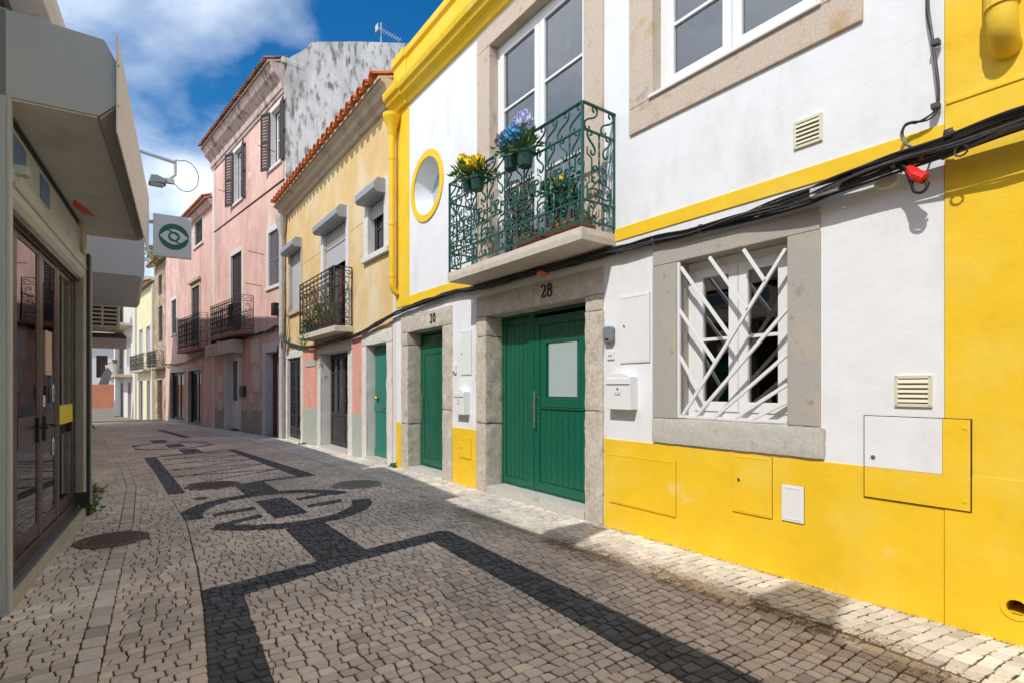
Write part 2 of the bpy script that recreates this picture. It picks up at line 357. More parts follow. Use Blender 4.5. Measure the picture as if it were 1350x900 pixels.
def clothoid(kind, n=40):
    """scroll outline at its natural proportions, height 1: 'S' or 'C'"""
    x = y = 0; a = 0; P = []
    for i in range(n):
        t = -1+2*i/(n-1)
        k = (abs(t)**1.15)*(math.copysign(1, t) if kind == 'S' else 1)*11.5+(.6 if kind == 'C' else 0)
        a += k*2/(n-1); x += math.cos(a)*2/(n-1); y += math.sin(a)*2/(n-1); P.append((x, y))
    m = n//2; j = n//5; e = (P[n-1-j][0]-P[j][0], P[n-1-j][1]-P[j][1]); r = -math.atan2(e[1], e[0])+math.pi/2
    Q = [(p[0]*math.cos(r)-p[1]*math.sin(r), p[0]*math.sin(r)+p[1]*math.cos(r)) for p in P]
    x0, x1 = min(q[0] for q in Q), max(q[0] for q in Q); y0, y1 = min(q[1] for q in Q), max(q[1] for q in Q)
    return [((q[0]-(x0+x1)/2)/(y1-y0), (q[1]-(y0+y1)/2)/(y1-y0)) for q in Q]
SC, CC = clothoid('S'), clothoid('C')
def scroll(kind, F, cs, cz, h, d, flip=1, lie=0, lean=0.0):
    """h: length of the scroll; lie: turned on its side; lean: tilt in degrees"""
    P = SC if kind == 'S' else CC; an = R(lean)+(math.pi/2 if lie else 0); c, s = math.cos(an), math.sin(an); out = []
    for x, y in P:
        x *= flip; X, Y = x*c-y*s, x*s+y*c
        out.append(F(cs+X*h, d, cz+Y*h))
    return out
# ------------------------------------------------------------------ ground and paving
gb = MB()
ys = [-40, 8, 60, 400]
for a, b_ in zip(ys, ys[1:]): gb.quad((-300, a, zg(a)-.2), (300, a, zg(a)-.2), (300, b_, zg(b_)-.2), (-300, b_, zg(b_)-.2))
tag(gb.build('ground', 'ground'), 'bare earth under and around the houses', None, kind='structure')
def pl(pts):
    def f(y):
        if y <= pts[0][0]: return pts[0][1]
        for (a, x0), (b, x1) in zip(pts, pts[1:]):
            if y <= b: return x0+(x1-x0)*(y-a)/(b-a)
        return pts[-1][1]
    return f
far_left = pl([(-3, -1.3), (4.4, -1.15), (4.45, -.66), (7.3, -.41), (7.35, -.72), (12, -.75), (30, -1.7), (42, -2.4)])
gutter = pl([(-3, -.52), (3.37, -.23), (5.22, -.15), (7, -.06), (9.64, .0), (12.6, -.09), (15.9, -.33), (19.65, -.5), (25.7, -.88), (42, -2.1)])
gutter_r = lambda y: gutter(y)+.115
seam = pl([(-3, .1), (2.97, .325), (4.0, .41), (4.9, .46), (6.6, .52), (8.6, .46), (11.1, .41), (14, .31), (20, 0), (26, -.4), (42, -1.6)])
gut2 = pl([(-3, 3.28), (1, 3.29), (1.9, 3.36), (4.28, 3.2), (6.07, 3.15), (9, 3.12), (14, 3.05), (17.9, 2.95), (42, .6)])
gut2_r = lambda y: gut2(y)+.10
far_right = pl([(-4, 4.06), (17.9, 4.06), (42, 1.15)])
CX, CY, RO, RI = 1.52, 6.88, 1.07, .83
DARK = [[(.41, 4.37), (.66, 4.08), (.585, 2.79), (.42, 0), (.30, -2.5), (.03, -2.5), (.16, 0), (.315, 2.9)][::-1]]
DARK = [[(.315, 2.9), (.585, 2.79), (.66, 4.1), (.41, 4.37)], [(.02, -3), (.30, -3), (.585, 2.79), (.315, 2.9)],
        [(.41, 4.37), (.66, 4.10), (1.58, 4.36), (1.5, 4.58)], [(1.5, 4.58), (1.58, 4.36), (2.40, 4.50), (2.55, 4.79)],
        [(2.32, 4.47), (2.64, 4.72), (2.55, 4.79)], [(2.20, 1.0), (2.53, 1.0), (2.64, 4.72), (2.33, 4.48)], [(2.10, -3), (2.43, -3), (2.53, 1.0), (2.20, 1.0)],
        [(1.29, 4.50), (1.735, 4.63), (1.72, 5.85), (1.32, 5.79)],
        [(1.33, 6.30), (1.71, 6.38), (1.69, 7.46), (1.33, 7.39)],
        [(1.30, 7.83), (1.73, 7.92), (1.72, 9.10), (1.31, 8.95)],
        [(.80, 6.80), (1.25, 6.91), (1.25, 7.09), (.80, 6.96)], [(.74, 6.22), (1.24, 6.46), (1.24, 6.64), (.76, 6.38)],
        [(1.79, 7.12), (2.26, 7.27), (2.26, 7.44), (1.79, 7.29)], [(1.79, 6.64), (2.20, 6.70), (2.26, 6.90), (1.79, 6.80)],
        [(.43, 8.57), (.66, 8.62), (.53, 14.3), (.31, 14.2)], [(2.28, 9.2), (2.57, 9.25), (2.21, 14.95), (2.03, 15.0)],
        [(1.72, 8.95), (2.57, 9.12), (2.57, 9.3), (1.72, 9.12)], [(.5, 14.1), (2.1, 14.8), (2.1, 14.95), (.5, 14.25)],
        [(1.1, 14.6), (1.5, 14.7), (1.45, 15.9), (1.05, 15.8)], [(.9, 16.6), (1.3, 16.7), (1.25, 17.9), (.85, 17.8)], [(.62, 18.6), (1.02, 18.7), (.95, 19.9), (.55, 19.8)],
        [(-.35, 20), (-.1, 20), (-.5, 25), (-.75, 25)], [(1.5, 20.3), (1.75, 20.4), (1.2, 26), (.95, 26)]]
def ringseg(cx, cy, ro, ri, a0, a1, n, yk=1.0, out=DARK):
    for i in range(n):
        p, q = R(a0+(a1-a0)*i/n), R(a0+(a1-a0)*(i+1)/n)
        out.append([(cx+ri*math.cos(p), cy+ri*yk*math.sin(p)), (cx+ro*math.cos(p), cy+ro*yk*math.sin(p)), (cx+ro*math.cos(q), cy+ro*yk*math.sin(q)), (cx+ri*math.cos(q), cy+ri*yk*math.sin(q))])
ringseg(CX, CY, RO, RI, 22, 187, 13, 1.03); ringseg(CX, CY, RO, RI, 217, 352, 11, 1.03)
ringseg(1.0, 17.3, 1.05, .86, 15, 175, 8, 1.2); ringseg(1.0, 17.3, 1.05, .86, 195, 350, 8, 1.2)
for i in range(5):                                                   # the zigzag net
    y0 = 9.35+i*1.02
    for (p, q) in (((.68, y0), (2.22, y0+1.0)), ((2.22, y0+1.0), (.62, y0+1.15))):
        DARK.append([(p[0], p[1]-.045), (q[0], q[1]-.045), (q[0], q[1]+.045), (p[0], p[1]+.045)])
def ccw(P):
    a = sum(P[i][0]*P[(i+1) % len(P)][1]-P[(i+1) % len(P)][0]*P[i][1] for i in range(len(P)))
    return P if a > 0 else P[::-1]
def area(P): return abs(sum(P[i][0]*P[(i+1) % len(P)][1]-P[(i+1) % len(P)][0]*P[i][1] for i in range(len(P))))/2
def half(P, a, b, keep):
    out = []; n = len(P)
    sd = [((b[0]-a[0])*(p[1]-a[1])-(b[1]-a[1])*(p[0]-a[0]))*keep for p in P]
    for i in range(n):
        p, q, sp, sq = P[i], P[(i+1) % n], sd[i], sd[(i+1) % n]
        if sp >= 0: out.append(p)
        if sp*sq < 0: t = sp/(sp-sq); out.append((p[0]+(q[0]-p[0])*t, p[1]+(q[1]-p[1])*t))
    return out
DK = []
for P in DARK:
    P = ccw(P); DK.append((P, min(p[0] for p in P), max(p[0] for p in P), min(p[1] for p in P), max(p[1] for p in P)))
MANH = [(-.11, 6.33, .29), (1.05, 9.05, .36), (2.79, 7.78, .35)]
stones = []   # (polygon, dark, size class)
def emit(P, zone):
    cx, cy = sum(p[0] for p in P)/len(P), sum(p[1] for p in P)/len(P)
    for mx_, my_, mr in MANH:
        if (cx-mx_)**2+(cy-my_)**2 < (mr-.005)**2: return
    todo = [(P, False)]
    if zone == 'mid':
        x0, x1 = min(p[0] for p in P), max(p[0] for p in P); y0, y1 = min(p[1] for p in P), max(p[1] for p in P)
        for D, a, b, c, d in DK:
            if x1 < a or x0 > b or y1 < c or y0 > d: continue
            new = []
            for Q, dk in todo:
                if dk: new.append((Q, dk)); continue
                A0 = area(Q); I = Q
                for i in range(len(D)):
                    I = half(I, D[i], D[(i+1) % len(D)], 1)
                    if len(I) < 3: break
                f = area(I)/A0 if len(I) >= 3 else 0
                if f < .10: new.append((Q, False))
                elif f > .90: new.append((Q, True))
                else:
                    new.append((I, True)); cur = Q
                    for i in range(len(D)):
                        O = half(cur, D[i], D[(i+1) % len(D)], -1); cur = half(cur, D[i], D[(i+1) % len(D)], 1)
                        if len(O) >= 3 and area(O) > 1.2e-4: new.append((O, False))
                        if len(cur) < 3: break
            todo = new
    for Q, dk in todo:
        if area(Q) > 2.0e-4: stones.append((Q, dk, zone))
def rows(xl, xr, y0, y1, p, zone, l0, l1, skew=0.0, ph=0.0):
    rnd = random.Random(hash(zone) % 1000 if False else len(zone)*17+int(p*1000))
    W = lambda x, j: y0+j*p+.030*math.sin(x*1.6+ph+j*.11)+.034*noise.noise((x*1.9, (y0+j*p)*1.1, ph))+.010*noise.noise((x*7, (y0+j*p)*5, ph))+skew*x
    n = int((y1-y0)/p)
    for j in range(n):
        yc = y0+(j+.5)*p; a, b = xl(yc), xr(yc); x = a-rnd.random()*.04; xs = [a]
        while True:
            x += rnd.uniform(l0, l1)
            if x > b-l0*.6: break
            if x > a+l0*.5: xs.append(x)
        xs.append(b)
        JB = {q: (0 if q in (a, b) else rnd.uniform(-.013, .013)) for q in xs}; JT = {q: (0 if q in (a, b) else rnd.uniform(-.011, .011)) for q in xs}
        for x0, x1 in zip(xs, xs[1:]):
            jt = lambda: rnd.uniform(-.011, .011)
            e0, e1 = (0 if x0 == a else 1), (0 if x1 == b else 1)
            t0, t1, u0, u1 = JB[x0], JB[x1], JT[x0], JT[x1]
            lo = lambda q: W(q, j)-(skew*q if False else 0)
            emit([(x0+t0, W(x0, j)+jt()*.45), (x1+t1, W(x1, j)+jt()*.45), (x1+u1, W(x1, j+1)+jt()*.45), (x0+u0, W(x0, j+1)+jt()*.45)], zone)
rows(far_left, gutter, -2.5, 36, .080, 'left side', .066, .115, .10, 1.0)
rows(gutter, gutter_r, -2.5, 30, .17, 'gutter', .3, .4)
rows(gutter_r, seam, -2.5, 36, .079, 'left middle', .066, .11, .12, 2.2)
rows(seam, gut2, -2.5, 36, .0755, 'mid', .060, .105, .0, .4)
rows(gut2, gut2_r, -2.5, 30, .13, 'gutter right', .3, .4)
rows(gut2_r, far_right, -2.5, 36, .078, 'right', .066, .115, -.12, 3.0)
def stone_mesh(mb, cols, Q, dk, zone, hi):
    n = len(Q); cx, cy = sum(p[0] for p in Q)/n, sum(p[1] for p in Q)/n
    rnd = random
    g = rnd.uniform(.0036, .0066)
    Q = ccw(Q)
    if hi and n <= 5:                                             # round the corners off
        P = []
        for i in range(n):
            a, b, c = Q[i-1], Q[i], Q[(i+1) % n]; k1, k2 = rnd.uniform(.03, .17), rnd.uniform(.03, .17)
            P += [(b[0]+(a[0]-b[0])*k1, b[1]+(a[1]-b[1])*k1), (b[0]+(c[0]-b[0])*k2, b[1]+(c[1]-b[1])*k2)]
        Q = P; n = len(Q)
    def ins(k):
        o = []
        for p in Q:
            dx, dy = cx-p[0], cy-p[1]; L = math.hypot(dx, dy) or 1
            o.append((p[0]+dx/L*min(k, L*.45), p[1]+dy/L*min(k, L*.45)))
        return o
    z0 = zg(cy)+rnd.uniform(-.003, .003); tx, ty = rnd.gauss(0, .022), rnd.gauss(0, .022)
    zt = lambda p: z0+(p[0]-cx)*tx+(p[1]-cy)*ty
    k = len(mb.v)
    if dk: v = rnd.uniform(.6, 1.45); c = (.070*v, .074*v, .084*v)
    else:
        v = rnd.gauss(1, .09); w = rnd.uniform(-.03, .03)
        if rnd.random() < .06: v *= .78
        base = {'right': (.68, .62, .54), 'left side': (.64, .555, .465), 'gutter': (.61, .53, .455), 'gutter right': (.52, .45, .37)}.get(zone, (.67, .555, .455))
        v *= 1+.30*noise.noise((cx*.9, cy*.8, 1.7))+.16*noise.noise((cx*3.1, cy*2.7, 5))
        dirt = max(0, 1-abs(cx-gut2(cy)-.05)/.30)*max(0, .45+1.3*noise.noise((cx*1.6, cy*1.3, 8)))
        dirt = min(.75, dirt) if cy < 6 else 0
        base = tuple(q*(1-dirt)+t*dirt for q, t in zip(base, (.20, .135, .085)))
        c = (base[0]*v*(1+w), base[1]*v, base[2]*v*(1-w*1.5))
    top, mid = ins(g*1.2+.0034), ins(g)
    mb.v += [Vector((p[0], p[1], zt(p))) for p in top]; mb.v += [Vector((p[0], p[1], zt(p)-.004)) for p in mid]
    mb.f.append(tuple(range(k, k+n))); cols.append(c)
    for i in range(n): j = (i+1) % n; mb.f.append((k+i, k+n+i, k+n+j, k+j)); cols.append(c)
    if hi:
        mb.v += [Vector((p[0], p[1], z0-.035)) for p in mid]
        for i in range(n): j = (i+1) % n; mb.f.append((k+n+i, k+2*n+i, k+2*n+j, k+n+j)); cols.append(c)
    else:
        mb.v += [Vector((p[0], p[1], z0-.03)) for p in mid]
        for i in range(n): j = (i+1) % n; mb.f.append((k+n+i, k+2*n+i, k+2*n+j, k+n+j)); cols.append(c)
bed = MB(); st = 24
for i in range(st):
    y0_, y1_ = -3+i*42/st, -3+(i+1)*42/st
    bed.quad((-4, y0_, zg(y0_)-.008), (6, y0_, zg(y0_)-.008), (6, y1_, zg(y1_)-.008), (-4, y1_, zg(y1_)-.008))
pave = tag(bed.build('pavement', 'bed'), 'sandy mossy joints under the cobbled street', None, kind='structure')
def fdist(P):
    x, y = sum(p[0] for p in P)/len(P), sum(p[1] for p in P)/len(P)
    zc = x*.5873+y*.8093; xc = x*.8093-y*.5873
    if zc < 1 or abs(xc/zc) > .97 or 1.45/zc > .56: return 99
    return zc
order = sorted(range(len(stones)), key=lambda i: fdist(stones[i][0])-(.5 if area(stones[i][0]) > .006 else 0))
near = set(order[:300])
big, bc = MB(), []
for i, (Q, dk, zn) in enumerate(stones):
    if i in near:
        b = MB(); cc = []; stone_mesh(b, cc, Q, dk, zn, True); b.build('paving_stone', 'paver', pave, cols=cc)
    else: stone_mesh(big, bc, Q, dk, zn, sum(p[1] for p in Q)/len(Q) < 11)
tag(big.build('paving_stones', 'paver', pave, cols=bc), None, None, kind='stuff')
# manhole covers
def manhole(x, y, r, m, label):
    z = zg(y); o = thing('manhole_cover', (x, y, z), label, 'manhole cover', 'manhole covers in the cobbles')
    b = MB(); W3 = lambda rr, a, zz_: Vector((x+rr*math.cos(a), y+rr*math.sin(a), z+zz_)); n = 40
    for i in range(n):
        a, c = 2*math.pi*i/n, 2*math.pi*(i+1)/n
        P = [(r-.045, -.01), (r-.045, .007), (r+.0, .008), (r+.012, -.012)]
        for (r0, z0), (r1, z1) in zip(P, P[1:]): b.quad(W3(r0, a, z0), W3(r1, a, z1), W3(r1, c, z1), W3(r0, c, z0))
    b.build('frame', m, o)
    b = MB(); b.lathe((x, y, z), [(r-.052, -.01), (r-.052, .004), (r-.06, .005)], 40); b.build('lid', m, o)
    b = MB(); k = int(r/.045)
    for i in range(-k, k+1):
        for j in range(-k, k+1):
            px_, py_ = i*.045+(j % 2)*.022, j*.04
            if math.hypot(px_, py_) < r-.085: b.box(WF, x+px_-.014, x+px_+.014, y+py_-.007, y+py_+.007, z+.0045, z+.009)
    tag(b.build('tread_pattern', m, o), None, None, kind='stuff')
manhole(*MANH[0], 'manhole', 'rusty round manhole cover beside the shop threshold')
manhole(*MANH[1], 'manhole', 'rusty round manhole cover below the zigzag net of dark stones')
manhole(*MANH[2], 'manhole_grey', 'grey cement manhole cover in front of door 30')
# small iron cap
tag(MB().lathe((.78, 8.0, zg(8)), [(.085, -.01), (.085, .004), (.075, .009), (.03, .010), (.028, .006)], 20).build('valve_cover', 'manhole', None, (.78, 8.0, 0)), 'small round iron valve cap left of the dark circle', 'valve cover')
# leaf litter along the right gutter and moss tufts
lb = MB()
for i in range(15000):
    y = random.uniform(.4, 3.9); w = .05+.10*abs(noise.noise((y*1.3, 3, 0)))+.02; x = gut2(y)+.05+random.gauss(0, w)
    if noise.noise((x*3, y*2.2, 9)) < -.05 and random.random() < .85: continue
    s = random.uniform(.003, .008)*(1 if random.random() < .96 else 2.2); z = zg(y)+random.uniform(-.003, .0045); a = random.random()*6.28
    lb.add([(x+s*math.cos(a+k*2.1), y+s*math.sin(a+k*2.1)*.7, z+random.uniform(-.0015, .002)) for k in range(3)], [(0, 1, 2)])
for i in range(3500):
    y = random.uniform(.3, 9.0); x = 4.055-abs(random.gauss(0, .018)); s = random.uniform(.003, .008); z = zg(y)+random.uniform(-.003, .004); a = random.random()*6.28
    if noise.noise((y*2.3, 1, 5)) < -.15: continue
    lb.add([(x+s*math.cos(a+k*2.1)*.7-.004, y+s*math.sin(a+k*2.1), z+random.uniform(-.0015, .002)) for k in range(3)], [(0, 1, 2)])
tag(lb.build('leaf_litter', 'litter'), 'brown leaf litter and grit along the gutter and foot of the yellow wall', 'leaf litter', kind='stuff')
mb_ = MB()
for i in range(900):
    y = random.uniform(1.2, 6.5); x = random.uniform(-.2, 2.9)
    if noise.noise((x*1.4, y*1.4, 4)) < .18: continue
    for k in range(3):
        p = (x+random.gauss(0, .012), y+random.gauss(0, .012), zg(y)-.010)
        mb_.leaf(p, random.uniform(.008, .018), (random.gauss(0, .6), random.gauss(0, .6), .8), .3)
tag(mb_.build('moss', 'leaf'), 'tiny tufts of moss and grass in the paving joints', 'moss', kind='stuff')
def weed(x, y, h, n, spread, label, m='leaf', leafs=None):
    z = zg(y); b = MB(); o = thing('weed', (x, y, z), label, 'weed', 'weeds at the foot of the walls')
    st_ = MB()
    for i in range(n):
        a = random.random()*6.28; r = random.random()*spread; hh = h*random.uniform(.4, 1)
        p0 = Vector((x+r*math.cos(a)*.5, y+r*math.sin(a)*.9, z-.01)); p1 = p0+Vector((math.cos(a)*r*.6, math.sin(a)*r*.6, hh))
        st_.tube([p0, (p0+p1)/2+Vector((0, 0, hh*.08)), p1], .0025, 3)
        for k in range(7):
            t = random.uniform(.2, 1); b.leaf(p0.lerp(p1, t), random.uniform(.03, .06), (random.gauss(0, 1), random.gauss(0, 1), random.gauss(.4, .5)), .55)
    st_.build('stem', m, o); b.build('foliage', m, o)
weed(-.37, 7.75, .20, 26, .16, 'leafy green weed growing nearest the end of the shop threshold')
weed(-.39, 8.35, .26, 30, .18, 'tall green weed clump behind the shop corner, second along the wall')
weed(-.40, 9.2, .24, 24, .2, 'green weed clump farthest along the wall behind the shop')
weed(3.98, 9.2, .07, 10, .1, 'small grass tuft at the foot of the yellow strip by door 30')
weed(3.9, 15.2, .07, 10, .12, 'small grass tuft in front of the old ochre house')
# ------------------------------------------------------------------ white and yellow house, doors 28 and 30
F = FA
house = thing('house', (4.065, 5.2, 0), 'white two-storey house with yellow base, band and cornice, green doors 28 and 30', 'house')
H1, H2, HW, HU, HV = (4.21, 6.20, -.6, 2.43), (7.46, 8.74, -.6, 2.42), (2.03, 3.03, 1.165, 2.585), (4.24, 6.10, 3.03, 6.15), (1.80, 3.30, 4.19, 6.12)
OC, OZ, OR = 8.02, 4.80, .47
HO = (OC-.6, OC+.6, OZ-.6, OZ+.6)
w = MB(); sheet(w, F, 1.08, 9.26, -.6, 6.95, 0, [H1, H2, HW, HU, HV, HO], .32, False)
shell(w, F, 1.08, 9.26, -.6, 6.95, 0, 4.5)
N = 48
for i in range(N):                                  # wall round the oculus, then its splayed white reveal
    a, c = 2*math.pi*i/N, 2*math.pi*(i+1)/N
    def sqp(t):
        k = .6/max(abs(math.cos(t)), abs(math.sin(t))); return F(OC+k*math.cos(t), 0, OZ+k*math.sin(t))
    cp = lambda t, r, d: F(OC+r*math.cos(t), d, OZ+r*math.sin(t))
    w.quad(sqp(a), sqp(c), cp(c, OR, 0), cp(a, OR, 0)); w.quad(cp(a, OR, 0), cp(c, OR, 0), cp(c, .36, -.3), cp(a, .36, -.3))
w.build('wall', 'white', house)
bx('floor_slab', 'room', house, F, 1.1, 9.2, -4.45, -.05, 2.8, 3.0)
bx('inner_wall', 'room', house, F, 1.1, 9.2, -2.6, -2.5, 3.0, 6.9); bx('inner_wall', 'room', house, F, 1.1, 9.2, -2.6, -2.5, -.2, 2.8)
lm_ = MB().tube([F(5.0, -1.1, 6.85), F(5.0, -1.1, 5.35)], .014, 8); lm_.lathe(F(5.0, -1.1, 5.2), [(.20, 0), (.16, .08), (.05, .16), (.02, .2)], 16); lm_.build('pendant_lamp', 'black', house)
bx('partition', 'room', house, F, 3.7, 3.8, -2.5, -.33, 3.0, 6.9); bx('partition', 'room', house, F, 6.6, 6.7, -2.5, -.33, 3.0, 6.9)
oc = MB().ring(F, OC, OZ, OR+.003, .585, -.02, .022, 56).build('round_window', 'yellow', house, bev=0)
b = MB(); b.prism(F, [(OC+.36*math.cos(2*math.pi*i/32), OZ+.36*math.sin(2*math.pi*i/32)) for i in range(32)], -.295, -.30); b.build('pane', 'frost', oc)
# yellow paint: base, strips, band, cornice
def plinth(s0, s1, z1, name='plinth'): return bx(name, 'yellow', house, F, s0, s1, -.02, .008, -.6, z1, .003)
plinth(1.079, 3.945, .916); plinth(6.45, 7.152, .84); plinth(9.018, 9.26, .81)
bx('band', 'yellow', house, F, 1.079, 3.80, -.02, .012, 2.935, 3.062, .004); bx('band', 'yellow', house, F, 6.42, 9.0, -.02, .012, 2.90, 3.062, .004)
bx('corner_strip', 'yellow', house, F, 8.70, 9.262, -.02, .014, 2.905, 6.5, .004)
cp_ = [(-.02, 6.47), (.05, 6.47), (.06, 6.53), (.09, 6.57), (.16, 6.60), (.17, 6.66), (.22, 6.68), (.24, 6.75), (.24, 6.80), (.20, 6.83), (.06, 6.85), (-.02, 6.85)]
MB().profile(F, cp_, 1.08, 8.70).build('cornice', 'yellow', house, bev=.004)
MB().profile(F, [(d+.03 if d > 0 else d, z) for d, z in cp_], 8.70, 9.29).build('cornice', 'yellow', house, bev=.004)
MB().profile(F, [(-.25, 6.85), (.04, 6.85), (.04, 7.30), (.085, 7.32), (.085, 7.44), (-.25, 7.44)], 1.08, 8.74).build('parapet', 'yellow', house, bev=.006)
MB().profile(F, [(-.27, 6.852), (.06, 6.852), (.06, 7.30), (.105, 7.32), (.105, 7.46), (-.27, 7.46)], 8.74, 9.262).build('parapet', 'yellow', house, bev=.006)
# door 28: stone surround of single blocks
def blocks(lst, amp, m='stone', name='stone_block', sd=0):
    for i, (a, c, z0, z1) in enumerate(lst): rough_block(F, a, c, -.27, .022+random.uniform(0, .008), z0, z1, amp, .045, 7, i+sd).build(name, m, house, smooth=True)
blocks([(3.945, 6.45, 2.43, 2.72), (3.95, 4.215, 2.26, 2.428), (3.945, 4.22, 1.20, 2.256), (3.95, 4.225, -.4, 1.196),
        (6.19, 6.45, 2.16, 2.428), (6.185, 6.45, .95, 2.156), (6.19, 6.45, -.4, .946)], .011)
step = rough_block(F, 4.225, 6.185, -.32, .03, -.4, .095, .006, .06, 5, 3).build('step', 'sill_stone', house, smooth=True)
D = -.27
dr = border(F, 4.20, 6.22, .095, 2.44, D-.06, D+.02, .05, .02).build('door', 'green', house, bev=.004); dr['label'] = 'dark green plank door with frosted pane and side panel'
pn = bx('side_panel', 'green', dr, F, 5.52, 6.17, D-.04, D-.005, .11, 2.39, .003)
for i in range(5): bx('plank', 'green', dr, F, 5.615+i*.096, 5.703+i*.096, D-.005, D+.003, .22, 2.28, .002)
bx('panel_rail', 'green', dr, F, 5.56, 6.13, D-.004, D+.014, .12, .20, .004); bx('panel_rail', 'green', dr, F, 5.56, 6.13, D-.004, D+.014, 2.30, 2.38, .004)
bx('panel_stile', 'green', dr, F, 5.53, 5.60, D-.004, D+.015, .12, 2.38, .004); bx('panel_stile', 'green', dr, F, 6.10, 6.165, D-.004, D+.015, .12, 2.38, .004)
bx('mullion', 'green', dr, F, 5.46, 5.525, D-.05, D+.022, .10, 2.40, .005)
bx('door_leaf', 'green', dr, F, 4.26, 5.455, D-.05, D-.006, .115, 2.35, .003)
border(F, 4.262, 5.452, .12, 2.345, D-.01, D+.018, .105, .11).build('leaf_frame', 'green', dr, bev=.005)
for i in range(9):
    a = 4.372+i*.1085
    bx('plank', 'green', dr, F, a, a+.103, D-.006, D+.002, .235, 1.19, .002); bx('plank', 'green', dr, F, a, a+.103, D-.006, D+.002, 2.10, 2.235, .002)
border(F, 4.50, 5.33, 1.20, 2.12, D-.005, D+.016, .115).build('pane_frame', 'green', dr, bev=.006)
bx('pane', 'frost', dr, F, 4.655, 5.175, D-.005, D+.002, 1.335, 2.01)
bx('pane_bead', 'green', dr, F, 4.50, 5.33, D, D+.02, 1.175, 1.196, .004)
def pull(par, s, z0, z1, d, off=.05):
    b = MB().tube([F(s, d+off, z0), F(s, d+off, z1)], .012, 10)
    for z in (z0+.08, z1-.08): b.tube([F(s, d-.01, z), F(s, d+off, z)], .009, 8)
    b.build('handle', 'steel', par, smooth=False)
pull(dr, 5.395, .93, 1.40, D+.018)
MB().box(F, 5.50, 5.52, D+.02, D+.034, 1.16, 1.22).build('lock', 'steel', dr, bev=.003)
# door 30
blocks([(7.153, 9.02, 2.42, 2.715), (7.153, 7.46, 1.1, 2.418), (7.153, 7.462, -.4, 1.096), (8.735, 9.018, 2.2, 2.418), (8.73, 9.018, .8, 2.196), (8.735, 9.018, -.4, .796)], .008, 'stone', sd=20)
rough_block(F, 7.463, 8.733, -.3, .02, -.4, .05, .005, .06, 5, 8).build('step', 'sill_stone', house, smooth=True)
D = -.25
dr = border(F, 7.45, 8.75, .055, 2.43, D-.06, D+.02, .055, .02).build('door', 'green', house, bev=.004); dr['label'] = 'narrower dark green door with long steel pull'
bx('door_leaf', 'green', dr, F, 7.51, 8.69, D-.04, D-.004, .08, 2.36, .003)
border(F, 7.512, 8.688, .085, 2.13, D-.004, D+.014, .10, .12).build('leaf_frame', 'green', dr, bev=.005)
for i in range(9): bx('plank', 'green', dr, F, 7.617+i*.108, 7.72+i*.108, D-.004, D+.004, .21, 2.02, .002)
bx('transom', 'green', dr, F, 7.51, 8.69, D-.02, D+.022, 2.14, 2.20, .005)
pull(dr, 8.60, .90, 1.33, D+.014)
# house numbers, cut in the lintels
def strokes(F, lst, d0, d1):
    b = MB()
    for pts, ws in lst:
        n = len(pts)
        for i in range(n-1):
            (x0, y0), (x1, y1) = pts[i], pts[i+1]; dx, dy = x1-x0, y1-y0; L = math.hypot(dx, dy) or 1; nx, ny = -dy/L, dx/L
            a, c = ws[i]/2, ws[i+1]/2
            b.prism(F, [(x0+nx*a, y0+ny*a), (x1+nx*c, y1+ny*c), (x1-nx*c, y1-ny*c), (x0-nx*a, y0-ny*a)], d0, d1+i*2e-5)
    return b
def digit(ch, s, z, h):
    """serif figures, read towards smaller s (s runs right to left in the street)"""
    T = lambda P: [(s-x*h, z+y*h) for x, y in P]
    el = lambda cx, cy, rx, ry, a0, a1, n=18: [(cx+rx*math.cos(R(a0+(a1-a0)*i/(n-1))), cy+ry*math.sin(R(a0+(a1-a0)*i/(n-1)))) for i in range(n)]
    wd = lambda P, lo=.05, hi=.15: [h*(lo+(hi-lo)*abs((P[min(i+1, len(P)-1)][1]-P[max(i-1, 0)][1]))/(math.hypot(P[min(i+1, len(P)-1)][0]-P[max(i-1, 0)][0], P[min(i+1, len(P)-1)][1]-P[max(i-1, 0)][1]) or 1)) for i in range(len(P))]
    if ch == '2': L = [el(.28, .72, .22, .26, 170, -40, 16)+[(.25, .28), (.06, .06)], [(.04, .06), (.30, .05), (.52, .06), (.54, .2)]]
    elif ch == '8': L = [el(.28, .75, .19, .22, 0, 360, 22), el(.28, .27, .24, .26, 0, 360, 22)]
    elif ch == '3': L = [el(.25, .75, .2, .23, 160, -80, 16), el(.24, .27, .24, .26, 85, -160, 18)]
    else: L = [el(.27, .5, .22, .48, 0, 360, 26)]
    return [(T(P), wd(P)) for P in L]
strokes(F, digit('2', 4.965, 2.515, .155)+digit('8', 4.85, 2.515, .155), .028, .038).build('house_number', 'ink', house)
strokes(F, digit('3', 7.86, 2.50, .145)+digit('0', 7.745, 2.50, .145), .028, .036).build('house_number', 'ink', house)
